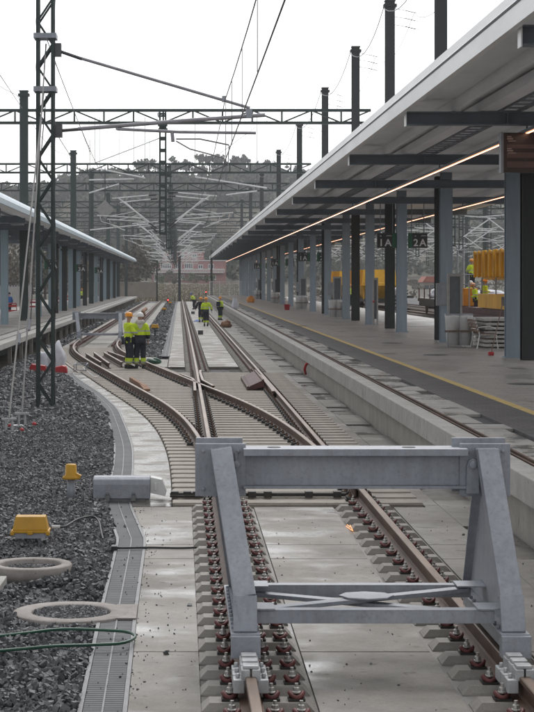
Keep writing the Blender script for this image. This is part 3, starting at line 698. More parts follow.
# ---------------------------------------------------------------- buffer stop
def buffer_stop(loc, label):
    t = thing('buffer_stop', label, 'buffer stop', loc, 0, 'grey steel buffer stops')
    for side, (xt, xb) in enumerate(((-1.015, -.87), (.945, .965))):
        y0 = -1.3   # local y = D - 14
        st = MB()
        st.bar((xt, -.42, 1.335), (xb, -1.27, .40), .155, .02, 0, (0, 1, 0)); 
        st.bar((xb, -1.27, .405), (xb, -1.35, .17), .165, .02, 0, (0, 1, 0))
        st.bar((xt, -.30, 1.335), (xb, -1.13, .38), .15, .014, 0, (0, 1, 0))
        for s_ in (-1, 1): # side walls of the hollow strut
            st.add([(xt+s_*.0775, -.42, 1.34), (xt+s_*.0775, -.31, 1.32), (xb+s_*.0775, -1.14, .37), (xb+s_*.0775, -1.28, .40), (xt+s_*.069, -.42, 1.34), (xt+s_*.069, -.31, 1.32), (xb+s_*.069, -1.14, .37), (xb+s_*.069, -1.28, .40)], [(0,1,2,3),(7,6,5,4),(0,4,5,1),(1,5,6,2),(2,6,7,3),(3,7,4,0)])
        st.build('strut', 'galv', t, bevel=.006)
        w = MB()
        A = [(-.38, 1.30, xt), (-1.24, .39, xb), (-1.30, .17, xb), (.52, .17, xb), (-.16, 1.0, xt)]
        w.add([(x+.008, a, z) for a, z, x in A] + [(x-.008, a, z) for a, z, x in A], [(0,1,2,3,4), (9,8,7,6,5)] + [(i, (i+1) % 5, 5+(i+1) % 5, 5+i) for i in range(5)])
        w.build('web_plate', 'galv', t)
        g = MB(); g.bar((xt, -.20, 1.18), (xb, .54, .17), .13, .018, 0, (0, 1, 0)); g.build('rear_flange', 'galv', t)
        bp = MB(); bp.box(xb-.10, xb+.10, -1.42, .62, .150, .168); bp.box(xb-.05, xb-.03, -1.38, .6, .02, .15); bp.box(xb+.03, xb+.05, -1.38, .6, .02, .15)
        for k in range(12):
            yy = -1.2 + k * .15
            for s_ in (-.08, .08): bp.lathe([(.013, 0), (.013, .022)], (xb+s_, yy, .168), 6)
        bp.box(xb-.10, xb+.10, -1.47, -1.36, .012, .16)
        bp.build('base_rail', 'galv', t, bevel=.003)
        pl = MB(); s_ = -1 if side == 0 else 1
        pl.box(xt-.19, xt+.185, -.295, -.265, .975, 1.365)
        for a in (-.13, .13):
            for b_ in (1.03, 1.31): pl.lathe([(.014, 0), (.014, .02)], (0, 0, 0), 8); n_ = 16; pl.v[-n_:] = [(xt+a+v[0], -.295-v[2], b_+v[1]) for v in pl.v[-n_:]]
        pl.build('mounting_plate', 'galv', t, bevel=.003)
        q = MB(); q.box(xt-.235+(0 if side else .05), xt+.165, -.20, -.17, 1.00, 1.40); q.build('backing_plate', 'galv', t, bevel=.003)
        lug = MB(); lx = xt + (.115 if side == 0 else -.105)
        if side: lug.prism([(lx-.045, 1.0), (lx+.05, 1.0), (lx+.05, 1.2), (lx+.035, 1.245), (lx+.005, 1.26), (lx-.025, 1.245), (lx-.04, 1.2)], 'y', -.36, -.296)
        else: lug.box(lx-.012, lx+.012, -.31, -.296, 1.02, 1.30)
        lug.lathe([(.028, 0), (.028, .015)], (0, 0, 0), 12, 0); lug.v[-24:] = [(lx+v[0], -.375-v[2]+(.05 if side == 0 else 0), 1.215+v[1]) for v in lug.v[-24:]]
        lug.build('pivot_lug', 'galv', t, bevel=.004)
        xr2 = -.855 if side == 0 else .925
        for k in range(3):
            cl = MB(); yc = -1.58 - k * .17
            cl.box(xr2-.062, xr2-.006, yc-.068, yc+.068, -.03, .045); cl.box(xr2+.006, xr2+.062, yc-.068, yc+.068, -.03, .045)
            cl.box(xr2-.052, xr2+.052, yc-.05, yc+.05, .045, .068)
            cl.box(xr2-.115, xr2-.042, yc-.07, yc+.07, -.11, -.02); cl.box(xr2+.042, xr2+.115, yc-.07, yc+.07, -.11, -.02)
            for s2 in (-.085, .085): cl.lathe([(.016, 0), (.016, .03)], (xr2+s2, yc, -.02), 6)
            cl.build('rail_clamp', 'clampw', t, bevel=.006)
    bm_ = MB()   # cross beam, open section with top and bottom flange
    x0, x1 = -.85, .80
    bm_.box(x0, x1, -.40, -.12, 1.315, 1.335); bm_.box(x0, x1, -.34, -.12, 1.035, 1.055); bm_.box(x0, x1, -.27, -.25, 1.055, 1.315)
    bm_.box(x0, x1, -.415, -.40, 1.285, 1.335)
    for xx in (-.62, .38): bm_.lathe([(.05, 0), (.05, .004)], (xx, -.27, 1.335), 16, 1)
    bm_.build('cross_beam', ['galv', 'seam'], t, bevel=.003)
    x0, x1 = -.80, .86
    for yc, nm in ((-1.15, 'front_tie'), (-.10, 'rear_tie')):
        b2 = MB(); b2.box(x0, x1, yc-.05, yc+.05, .285, .295); b2.box(x0, x1, yc-.05, yc-.04, .20, .285); b2.box(x0, x1, yc+.04, yc+.05, .20, .285); b2.build(nm, 'galv', t, bevel=.002)
    xb_ = MB(); xb_.bar((x0+.05, -1.06, .27), (x1-.05, -.19, .27), .10, .03); xb_.bar((x0+.05, -.19, .235), (x1-.05, -1.06, .235), .10, .03); xb_.build('diagonal_brace', 'galv', t, bevel=.003)
    gp = MB(); gp.lathe([(.16, 0), (.16, .012)], (0, 0, 0), 8, 0, False); gp.v = [(.03+v[0]*1.25, -.62+v[1], .287+v[2]) for v in gp.v]; gp.build('centre_gusset', 'galv', t, bevel=.002)
    for xx in (x0-.08, x1-.1):
        for yc in (-1.1, -.15):
            e = MB(); e.box(xx-.02, xx+.22, yc-.14, yc+.11, .298, .310)
            for k in range(6):
                e.lathe([(.012, 0), (.012, .02)], (xx + (-.005 if xx < 0 else .20), yc-.11+k*.04, .31), 6)
            e.build('end_gusset', 'galv', t, bevel=.002)
    return t
bs = buffer_stop((1.31, 14.0, 0), 'large grey steel buffer stop across the nearest track')
b2 = copy_tree(bs); b2.scale = (1, 1, .87); b2.location = (-3.66, 83.2, -.02); b2['label'] = 'distant small grey buffer stop on the left track behind the two workers'

# ---------------------------------------------------------------- right platform
def structure_root(name, label):
    o = bpy.data.objects.new(name, None); COL.objects.link(o); o['kind'] = 'structure'; o['label'] = label; return o
ZP = .52
pr_ = structure_root('platform', 'long right platform with pale coping and brown paving')
YE = 262
mb = MB(); mb.box(5.56, 13.75, -6, YE, -.3, ZP); mb.build('paving', 'paving', pr_)
mb = MB(); mb.box(4.62, 5.40, -6, YE, .2, ZP - .001); mb.build('tactile_band', 'tactile', pr_)
mb = MB(); mb.box(5.40, 5.56, -6, YE, .2, ZP + .001); mb.build('yellow_line', 'yline', pr_)
mb = MB()
y = -5.5
while y < YE: mb.box(3.62, 3.90, y+.01, y+2.19, .22, ZP); y += 2.2
mb.box(13.75, 13.85, -6, YE, -.3, ZP)
mb.build('coping', 'coping', pr_, bevel=.012)
mb = MB(); mb.box(3.90, 4.62, -6, YE, .2, ZP - .05); mb.build('gutter_bed', 'seam', pr_)
mb = MB(); mb.box(3.94, 3.965, -6, YE, ZP - .05, ZP - .005); mb.box(4.02, 4.05, -6, YE, ZP - .05, ZP); mb.build('channel_edge', 'rail', pr_)
mb = MB(); y = -5.5; k = 0
rr = random.Random(3)
while y < YE:
    L = rr.choice((1.1, 1.7, 2.3))
    mb.box(4.06, 4.62 - (0 if rr.random() < .5 else rr.choice((.12, .25))), y + .01, y + L - (.01 if rr.random() < .6 else .3), ZP - .05, ZP - rr.choice((.0, .006, .012))); y += L
mb.build('edge_paver', 'edgew', pr_, bevel=.006)
mb = MB(); y = -5.2
while y < YE: mb.box(3.74, 3.90, y+.008, y+2.19, -.309, .22); y += 2.2
mb.build('platform_wall', 'wall', pr_, bevel=.006)
mb = MB(); mb.tube(cr([(3.66, 57.5, -.15), (3.62, 57.3, -.02), (3.66, 57.2, .14), (3.76, 57.0, .22)]), .04, 8)
p_ = px(296, 372, -.2)
mb.v = [(v[0], v[1] - 57.4 + 54.2, v[2]) for v in mb.v]
tag(mb.build('drain_pipe', 'red'), 'short red pipe curling out of the right platform wall', 'pipe')
# puddles / glossy wet patches on pavers are in the material; manhole lids:
for k, (x_, y_) in enumerate(((525, 384), (436, 355), (392, 343), (300, 326))):
    p = px(x_, y_, ZP)
    mb = MB(); mb.lathe([(.36, .0), (.36, .006)], (p.x, p.y, ZP + .001), 24)
    tag(mb.build('round_cover', 'tactile'), ['dark round lid in the paving at the right picture edge', 'dark round lid in the paving in front of the bench', 'dark round lid between the second and third columns', 'dark round lid far down the right platform', 'dark round lid nearest the yellow line'][k], 'ground cover', 'dark lids in the paving')
# left platform
pl_ = structure_root('platform', 'left platform with thin cantilevered slab over dark posts')
YL = 245
mb = MB(); mb.box(-11.4, -6.9, -6, YL, .30, ZP); mb.build('paving', 'slabdry', pl_)
mb = MB(); mb.box(-6.9, -6.75, -6, YL, .3, ZP - .03); mb.box(-6.35, -6.22, -6, YL, .3, ZP - .03); mb.build('channel_edge', 'seam', pl_)
mb = MB(); mb.box(-6.75, -6.35, -6, YL, .30, ZP)
y = -5.5
while y < YL: mb.box(-6.22, -5.80, y+.01, y+2.19, .33, ZP); y += 2.2
mb.build('coping', 'coping', pl_, bevel=.01)
mb = MB(); mb.box(-7.4, -7.2, -6, YL, -.44, .30); mb.build('back_wall', 'seam', pl_)
mb = MB(); y = 14.0
while y < 240: mb.box(-6.05, -5.92, y-.07, y+.07, -.4, .33); y += 4.6
mb.build('support_post', 'wall', pl_)

# ---------------------------------------------------------------- canopies
def hcol(mb, x, y, z0, z1, w=.36, d=.36, t=.03):
    mb.box(x-w/2, x+w/2, y-d/2, y-d/2+t, z0, z1); mb.box(x-w/2, x+w/2, y+d/2-t, y+d/2, z0, z1); mb.box(x-t/2, x+t/2, y-d/2+t, y+d/2-t, z0, z1)
def ibeam(mb, x0, x1, y, z0, z1, w=.2, t=.025):
    mb.box(x0, x1, y-w/2, y+w/2, z0, z0+t); mb.box(x0, x1, y-w/2, y+w/2, z1-t, z1); mb.box(x0, x1, y-.01, y+.01, z0+t, z1-t)
rc = thing('platform_canopy', 'long steel canopy with a warm light strip over the right platform', 'canopy')
XE = 4.35; Y0, Y1 = 8, 285
mb = MB(); mb.box(XE+.1, 13.6, Y0, Y1, 6.20, 6.28); mb.build('roof_sheet', 'ceil', rc)
mb = MB()   # rounded fascia
mb.prism([(XE, 5.90), (XE+.10, 5.90), (XE+.10, 6.26), (XE+.06, 6.40), (XE+.02, 6.36), (XE, 6.20)], 'y', Y0, Y1); mb.build('fascia', 'fascial', rc)
mb = MB(); mb.prism([(XE-.012, 6.165), (XE+.003, 6.165), (XE+.003, 6.185), (XE-.012, 6.185)], 'y', Y0, Y1); mb.build('fascia_seam', 'seam', rc)
mb = MB(); mb.prism([(XE-.02, 6.19), (XE-.002, 6.19), (XE+.03, 6.38), (XE+.10, 6.44), (XE+.35, 6.46), (XE+.35, 6.43), (XE+.1, 6.40)], 'y', Y0, Y1); mb.build('gutter_cap', 'fascia', rc)
mb = MB(); mb.box(13.5, 13.6, Y0, Y1, 5.9, 6.19); mb.build('fascia', 'fascial', rc)
beamsY = [49.5 + 12.5 * k for k in range(-3, 19)]
for k, y in enumerate(beamsY):
    mb = MB(); ibeam(mb, 4.50, 13.45, y, 5.68, 5.95, .22)
    mb.box(6.5, 6.53, y-.1, y+.1, 5.7, 5.93); mb.box(4.48, 4.50, y-.12, y+.12, 5.66, 5.97, 1); mb.build('crossbeam', ['beam', 'fascial'], rc)
    if k >= 2:
        mb = MB(); hcol(mb, 8.88, y, ZP, 5.68, .40, .36); mb.box(8.63, 9.13, y-.25, y+.25, ZP, ZP+.03); mb.build('column', 'col', rc)
        mb = MB(); mb.box(8.70, 9.06, y-.17, y+.17, 5.96, 6.2); mb.build('column_head', 'beam', rc)
mb = MB()
for xx in (5.45, 7.9, 10.2, 12.2): mb.box(xx-.03, xx+.04, Y0, Y1, 5.96, 6.12); mb.box(xx-.005, xx+.005, Y0, Y1, 6.12, 6.195)
mb.build('purlin', 'ceil', rc)
mb = MB(); mb.box(5.95, 6.30, Y0, Y1, 5.96, 6.14); mb.build('air_duct', 'ceil', rc)
mb = MB(); mb.box(6.45, 6.47, Y0, Y1, 5.99, 6.07); mb.box(6.87, 6.89, Y0, Y1, 5.99, 6.07)
y = Y0 + .3
while y < 130: mb.box(6.47, 6.87, y-.05, y+.05, 6.0, 6.03); y += .75
mb.build('cable_tray', 'galv', rc)
for xx in (6.92, 11.35):
    mb = MB(); mb.box(xx-.05, xx+.05, Y0, Y1, 5.54, 5.60, 0); mb.build('light_housing', 'beam', rc)
    mb = MB(); mb.box(xx-.019, xx+.019, Y0, Y1, 5.522, 5.538, 0); mb.build('light_strip', 'ledhot', rc)
    mb = MB()
    mb.box(xx-.029, xx-.020, Y0, Y1, 5.518, 5.538, 0); mb.box(xx+.020, xx+.029, Y0, Y1, 5.518, 5.538, 0); mb.build('light_edge', 'led', rc)
    mb = MB()
    for y in beamsY: mb.tube([(xx, y, 5.60), (xx, y, 5.68)], .02, 6)
    mb.build('light_hanger', 'beam', rc)
# left canopy
lc = thing('platform_canopy', 'pale blue edged steel canopy over the left platform', 'canopy')
XE2 = -6.0; Y2 = 250
mb = MB(); mb.box(-11.2, -6.55, Y0, Y2, 5.28, 5.34); mb.build('roof_sheet', 'ceil', lc)
mb = MB(); mb.prism([(XE2, 5.17), (XE2, 5.34), (-6.10, 5.50), (-6.30, 5.66), (-6.6, 5.76), (-6.6, 5.72), (-6.32, 5.60), (-6.14, 5.45), (-6.06, 5.30), (-6.06, 5.17)], 'y', Y0, Y2); mb.build('fascia', 'fasciab', lc)
mb = MB(); mb.box(-6.55, -6.06, Y0, Y2, 5.175, 5.20); mb.build('soffit', 'ceil', lc)
mb = MB(); mb.box(-6.016, -6.0005, Y0, Y2, 5.335, 5.352); mb.build('fascia_seam', 'seam', lc)
y = 87 - 10.4 * 5; k = 0
while y < 245:
    mb = MB(); ibeam(mb, -11.1, -6.45, y, 4.97, 5.27, .2); mb.build('crossbeam', 'beam', lc)
    if y > 55:
        mb = MB(); hcol(mb, -8.3, y, ZP, 4.97, .34, .34); mb.build('column', 'colL', lc)
    mb = MB()
    for dx in (-7.1, -9.6): mb.box(dx-.25, dx+.25, y+3, y+4.2, 5.0, 5.15)
    mb.build('lamp_case', 'galv', lc)
    y += 10.4
mb = MB()
for xx in (-7.0, -7.8, -9.2, -10.2): mb.box(xx-.04, xx+.04, Y0, Y2, 5.20, 5.275)
mb.build('purlin', 'beam', lc)

# signs
def text_mesh(s, size, parent, loc, mat, rotz=0, name='lettering', ext=.004):
    cu = bpy.data.curves.new('text', 'FONT'); cu.body = s; cu.size = size; cu.extrude = ext; cu.offset = size * .018; cu.align_x = 'CENTER'; cu.align_y = 'CENTER'
    o = bpy.data.objects.new('tmp', cu); COL.objects.link(o)
    dg = bpy.context.evaluated_depsgraph_get(); me = bpy.data.meshes.new_from_object(o.evaluated_get(dg)); bpy.data.objects.remove(o)
    me.name = name; me.materials.clear(); me.materials.append(M[mat])
    q = bpy.data.objects.new(name, me); COL.objects.link(q); q.parent = parent; q.location = loc; q.rotation_euler = (R(90), 0, rotz); return q
def sign(x, y, zc, txt, green_right, label, w=.77, h=.6, ztop=5.68):
    t = thing('platform_sign', label, 'platform sign', (x, y, zc), 0, 'hanging platform number signs')
    mb = MB(); mb.box(-w/2, w/2, -.05, .05, -h/2, h/2); mb.build('panel', 'signdark', t, bevel=.006)
    gx = (w/2-.16, w/2+.002) if green_right else (-w/2-.002, -w/2+.16)
    mb = MB(); mb.box(gx[0], gx[1], -.053, .053, -h/2-.002, h/2+.002); mb.build('green_edge', 'signgreen', t)
    cx = -.07 if green_right else .07
    text_mesh(txt[0], .40, t, (cx-.15, -.054, -.10), 'white', 0, 'number'); text_mesh(txt[2], .40, t, (cx+.13, -.054, -.10), 'white', 0, 'letter')
    mb = MB(); a = cx - .17; b_ = cx + .05
    mb.lathe([(.035, 0), (.035, .004)], (0, 0, 0), 10); mb.v = [(a+v[0], -.052-v[2], .18+v[1]) for v in mb.v]
    mb.box(b_, b_+.22, -.056, -.052, .17, .20); mb.box(b_+.03, b_+.2, -.056, -.052, .20, .215); mb.build('pictogram', 'gasket', t)
    mb = MB(); mb.tube([(-.25, 0, h/2), (-.25, 0, ztop-zc)], .02, 6); mb.tube([(.25, 0, h/2), (.25, 0, ztop-zc)], .02, 6); mb.build('hanger', 'beam', t)
for D, n in ((74.5, 'nearest'), (124.5, 'second'), (162, 'third'), (199.5, 'fourth')):
    sign(8.9 + (387.0-402.5)/F*74.5*1.0 , D, 4.20, '1 A' , True, f'{n} dark hanging sign reading 1 A with a green right edge')
    sign(8.9 + (418.2-402.5)/F*74.5, D, 4.20, '2 A', False, f'{n} dark hanging sign reading 2 A with a green left edge')
for k, D in enumerate((107.8, 139.0, 170.2)):
    sign(-7.55, D, 3.55, '3 A', False, f"{['nearest', 'middle', 'farthest'][k]} dark hanging sign under the left canopy", .8, .55, 4.97)
t = thing('departure_board', 'dark brown hanging departure board at the right picture edge', 'display board', (6.42, 37, 4.74))
mb = MB(); mb.box(0, 2.1, 0, .22, 0, .80); mb.build('casing', 'disp', t, bevel=.01)
mb = MB(); mb.box(-.02, .03, -.012, .23, -.01, .81); mb.build('side_frame', 'galv', t)
mb = MB()
for z0, z1 in ((.48, .56), (.29, .40), (.10, .22)): mb.box(.10, 1.9, -.006, -.001, z0, z1)
mb.build('display_row', 'disp2', t)
for z0 in (.66, .42): mb = MB(); mb.box(.10, .22, -.010, -.007, z0, z0+.03); mb.box(.10, .19, -.010, -.007, z0+.045, z0+.07); mb.box(.12, .28, -.010, -.007, z0-.04, z0-.02); mb.build('display_text', 'dispt', t)
mb = MB(); mb.tube([(.75, .11, .8), (.75, .11, .94)], .05, 10); mb.tube([(1.6, .11, .8), (1.6, .11, .94)], .05, 10); mb.build('hanger', 'beam', t)

# ---------------------------------------------------------------- catenary
def mast(x, y, z0, z1, label, w=.38, grp='dark catenary masts', mat='mast', wings=0):
    t = thing('catenary_mast', label, 'catenary mast', (x, y, z0), 0, grp)
    mb = MB(); hcol(mb, 0, 0, 0, z1-z0, w, w*.95, .03); mb.build('shaft', mat, t)
    mb = MB(); mb.box(-w/2-.08, w/2+.08, -w/2-.05, w/2+.05, z1-z0-.25, z1-z0-.12); mb.box(-w/2-.03, w/2+.03, -w/2-.03, w/2+.03, z1-z0, z1-z0+.05); mb.build('head_plate', mat, t)
    if wings:
        for k in range(3):
            mb = MB()
            z = z1 - z0 - .3 - k * .35
            mb.tube([(w/2, 0, z), (w/2+.5, -.1, z-.10)], .012, 5, 0)
            for j in range(4): mb.lathe([(.02, -.02), (.07, 0), (.02, .02)], (w/2+.5+.12*j, -.1, z-.10-.03*j), 8, 0)
            mb.tube([(w/2+.5, -.1, z-.1), (w/2+1.1, -.1, z-.24)], .01, 5, 0)
            mb.build('insulator_string', 'insul', t)
    return t
RD = [48, 64.3, 80, 95.7, 116, 141, 171, 207, 240, 275]
for k, D in enumerate(RD):
    mast(9.03, D, ZP, 14.65, f'{ORD[k]} dark mast rising through the right canopy roof', .40, wings=1)
PD = [96, 140, 168, 207, 240, 275, 312, 350]
for k, D in enumerate(PD):
    if D > 245: z0 = ground_z(-8.1, D)
    else: z0 = ZP
    mast(-8.15, D, z0, 12.4, f'{ORD[k]} green mast of the portals rising behind the left canopy', .42, 'green portal masts on the left', 'mastg')
for k, D in enumerate((118, 127, 154, 186, 222)):
    mast(-8.0, D, ZP, 4.9, f'{ORD[k]} short dark post among the left canopy columns', .34, 'short dark posts on the left platform')
mast((179.5-VX)/F*262, 262, -.4, 6.4, 'lone dark post in front of the pink house', .36)
mast((157-VX)/F*262, 262, -.4, 5.5, 'thin dark post left of the pink house', .22)
mast((211.5-VX)/F*268, 268, -.4, 7.0, 'dark post right of the pink house near the canopy end', .3)

def truss(x0, x1, D, z0, z1, label, grp='lattice portal beams'):
    t = thing('portal_beam', label, 'portal beam', (0, D, 0), 0, grp)
    c = MB(); c.box(x0, x1, -.07, .07, z1-.15, z1); c.box(x0, x1, -.07, .07, z0, z0+.15); c.build('chord', 'mastg', t)
    n = int(round((x1-x0)/1.55)); st = (x1-x0)/n; w = MB()
    for i in range(n):
        a = x0+st*i; b_ = a+st; w.bar((a, 0, z0+.11), (a, 0, z1-.11), .09, .09)
        w.bar((a, 0, z0+.08), (b_, 0, z1-.08), .075, .075) if i % 2 else w.bar((a, 0, z1-.08), (b_, 0, z0+.08), .075, .075)
    w.build('lacing', 'mastg', t)
for k, D in enumerate(PD):
    truss(-24, 9.85, D, 10.70, 11.50, f'{ORD[k]} green lattice portal beam spanning both platforms')
    if D < 330:
        mast(-23.6, D, -.1, 12.4, f'{ORD[k]} green mast of the portals far left of the left platform', .42, 'outer green portal masts on the left', 'mastg')

def drop_post(x, D, zb, zt, label, grp='ladder shaped drop posts under the portal beams'):
    mb = MB(); mb.box(x-.19, x-.11, D-.06, D+.06, zb, zt); mb.box(x+.11, x+.19, D-.06, D+.06, zb, zt); z = zb
    while z < zt: mb.box(x-.11, x+.11, D-.05, D+.05, z, z+.10); z += .62
    mb.box(x-.25, x+.25, D-.09, D+.09, zt-.9, zt-.8)
    tag(mb.build('drop_post', 'mastg'), label, 'drop post', grp)
def cantilever_proto(label, L=2.0):
    t = thing('cantilever_arm', label, 'cantilever arm', (0, 0, 0), 0, 'silver cantilever arms')
    r = .038
    mb = MB(); mb.tube([(.55, 0, 6.97), (L+.35, 0, 6.80)], r, 6); mb.build('top_tube', 'tube', t)
    mb = MB(); mb.tube([(.5, 0, 5.55), (L+.05, 0, 6.83)], r*1.15, 6); mb.build('bracket_tube', 'tube', t)
    mb = MB(); mb.tube([(.75, 0, 5.78), (L+1.1, 0, 5.92)], r*.9, 6); mb.build('registration_tube', 'tube', t)
    mb = MB(); mb.tube([(L+.95, 0, 5.88), (L+.9, 0, 5.62), (L+.05, 0, 5.34)], r*.55, 5); mb.tube([(1.2, 0, 6.13), (L+.5, 0, 5.87)], r*.4, 5); mb.build('steady_arm', 'tube', t)
    for z0, z1 in ((7.0, 6.97), (5.25, 5.55)):
        mb = MB(); mb.tube([(.16, 0, z0), (.55, 0, z1)], .05, 6)
        for j in range(4): f_ = j/3; mb.lathe([(.04, -.015), (.09, 0), (.04, .015)], (.22+.28*f_, 0, z0+(z1-z0)*(.15+.75*f_)), 8)
        mb.build('insulator', 'insul', t)
    return t
proto = None
def cant(x, D, side, L, dz, ry, label):
    global proto
    if proto is None: proto = cantilever_proto(label); o = proto
    else: o = copy_tree(proto); o['label'] = label
    o.location = (x, D, dz); o.scale = (side * L, 1, 1) if side > 0 else (L, 1, 1); o.rotation_euler = (0, 0, ry if side > 0 else math.pi + ry)
def boom(p, q, r, label, name='catenary_boom'):
    t = thing(name, label, 'catenary boom', tuple(p), 0, 'silver booms between the portals')
    p, q = Vector(p), Vector(q); mb = MB(); mb.tube([(0, 0, 0), q-p], r, 6); mb.build('tube', 'tube', t)
    if name != 'catenary_boom': return
    mb = MB(); mb.tube([(0, 0, -.1), (0, 0, 11.1-p.z)], .012, 4); mb.tube([q-p, (q-p)+Vector((0, 0, 11.1-q.z))], .012, 4); mb.build('hanger_wire', 'wire', t)
rq = random.Random(11)
for k, D in enumerate(PD):
    xp = -.95
    drop_post(xp, D, 5.0, 11.5, f'{ORD[k]} drop post hanging between the two main tracks')
    w = ORD[k]
    cant(xp + .15, D, 1, .95 if k == 0 else rq.uniform(.8, 1.35), 0 if k == 0 else rq.uniform(-.3, .35), R(rq.uniform(-3, 3)), f'{w} cantilever arm reaching over the straight track')
    cant(xp - .15, D, -1, 1.05 if k == 0 else rq.uniform(.8, 1.4), 0.05 if k == 0 else rq.uniform(-.3, .35), R(rq.uniform(-3, 3)), f'{w} cantilever arm reaching over the left track')
    if k < 7:
        D2 = D + 1.3; drop_post(xp + .0, D2, 5.0, 11.4, f'{w} rear drop post just behind the first one of its portal')
        cant(xp + .15, D2, 1, 1.15, .25, R(rq.uniform(-6, 6)), f'{w} overlap cantilever arm over the straight track behind a portal')
        cant(xp - .15, D2, -1, .9, -.1, R(rq.uniform(-6, 6)), f'{w} overlap cantilever arm over the left track behind a portal')
        boom((xp-.2, D2-1.3, 11.25), (xp-.2, D2+.1, 11.25), .09, f'{w} short bracket carrying the rear drop post', 'post_bracket')
        if k in (1, 3, 4, 5):
            cant(8.75, D + 6, -1, 1.35, 1.3, R(4), f'{w} tall cantilever arm on a right canopy mast pointing left') if False else None
# single booms seen against the hill
for a, b_, D, l in (((195, 177), (267, 188), 96.3, 'long silver boom sloping down right toward the canopy edge'), ((226, 195), (257, 191), 96.6, 'short silver boom below the long sloping one near the canopy edge'),
                  ((100, 169), (145, 178), 96.3, 'silver boom high on the left under the first portal beam'), ((89, 180), (134, 179), 96.6, 'level silver boom left of the first drop post'),
                  ((89, 193), (119, 184), 96.9, 'short rising silver boom beside the left mast'), ((90, 230), (150, 224), 112, 'long level silver boom above the left canopy end'),
                  ((95, 163), (160, 138), 96.2, 'thin boom rising to the first portal beam')):
    boom(pd(*a, D), pd(*b_, D), .045 if l[0] != 't' else .03, l)
# right yard catenary
for k, D in enumerate((125, 152, 180, 210, 245, 285)):
    truss(13.2, 44, D, 10.70, 11.40, f'{ORD[k]} lattice portal beam over the yard tracks right of the canopy')
    for j, xx in enumerate((18.35, 23.0, 30.0, 38.0)):
        jn = ['first', 'second', 'third', 'outermost'][j]
        drop_post(xx, D, 4.9, 11.4, f'{jn} drop post from the canopy on the {ORD[k]} yard portal beam')
        cant(xx+.15, D, 1, 1.2, 0.0, R(rq.uniform(-6, 6)), f'right hand cantilever arm of the {jn} drop post on the {ORD[k]} yard portal')
        cant(xx-.15, D, -1, 1.1, .1, R(rq.uniform(-6, 6)), f'left hand cantilever arm of the {jn} drop post on the {ORD[k]} yard portal')
    mast(34.5, D, -.33, 12.4, f'{ORD[k]} green mast among the yard tracks', .42, 'yard portal masts', 'mastg')
    mast(44, D, -.33, 12.4, f'{ORD[k]} outer green mast at the right end of the yard portals', .42, 'outer yard portal masts', 'mastg')

# lattice mast near left
t = thing('lattice_mast', 'tall dark green lattice mast standing in the ballast at left', 'catenary mast', (-3.0, 41, -.25))
mb = MB(); H = 11.6; hw = .165
for sx in (-1, 1):
    for sy in (-1, 1):
        mb.box(sx*hw-.035 if sx < 0 else hw-.035, sx*hw+.035 if sx < 0 else hw+.035, sy*hw-.035, sy*hw+.035, 0, H)
mb.build('leg', 'mastg', t)
mb = MB(); z = .05; k = 0; st = .50
while z < H - st:
    a, b_ = (-hw, hw) if k % 2 else (hw, -hw)
    for s_ in (-hw-.02, hw+.02):
        mb.bar((a, s_, z), (b_, s_, z+st), .045, .02, 0, (0, 1, 0)); mb.bar((s_, a, z), (s_, b_, z+st), .02, .045, 0, (1, 0, 0))
    z += st; k += 1
mb.build('lacing', 'mastg', t)
for yy in (37, 90):
    mb = MB(); z = pd(46, yy, 41).z + .25; mb.box(-.25, .25, -.26, .26, z-.05, z+.06); mb.build('clamp_band', 'galv', t)
mb = MB(); mb.box(-.35, .35, -.35, .35, -.1, .03); mb.build('foundation', 'mortar', t)
# its cantilever
t = thing('cantilever_arm', 'largest silver cantilever arm reaching right from the lattice mast', 'cantilever arm', (0, 41, 0))
def P(x, y): v_ = pd(x, y, 41); v_.y = 0; return v_
mb = MB(); mb.tube([P(80, 58), P(250, 108)], .035, 8); mb.build('top_tube', 'tubed', t)
mb = MB(); mb.tube([P(78, 129), P(180, 121), P(265, 115)], .045, 8); mb.build('bracket_tube', 'tubed', t)
mb = MB(); mb.tube([P(117, 129), P(180, 132), P(256, 133)], .034, 8); mb.tube([P(117, 125), P(117, 130)], .03, 6); mb.build('registration_tube', 'tubed', t)
mb = MB(); mb.tube([P(172, 131), P(173, 142)], .04, 6); mb.tube([P(176, 139), P(200, 139), P(229, 145)], .02, 6); mb.tube([P(176, 141), P(190, 149), P(224, 158)], .018, 6); mb.tube([P(229, 145), P(228, 165)], .012, 5); mb.build('steady_arm', 'tubed', t)
mb = MB(); mb.box(P(246, 0).x, P(252, 0).x, -.08, .08, P(0, 118).z, P(0, 109).z); mb.build('wire_clamp', 'galv', t)
mb = MB(); mb.box(P(222, 0).x, P(226, 0).x, -.05, .05, P(0, 102).z, P(0, 96).z); mb.build('wire_clamp', 'galv', t)
for (a, b_) in (((56, 50), (82, 59)), ((57, 131), (82, 129))):
    mb = MB(); p, q = P(*a), P(*b_); mb.tube([p, q], .04, 6); mb.box(p.x-.08, p.x+.12, -.12, .12, p.z-.14, p.z+.14)
    for j in range(6):
        c = p.lerp(q, .3+.12*j); mb.lathe([(.03, -.02), (.07, 0), (.03, .02)], tuple(c), 8)
    mb.build('insulator', 'insul', t)
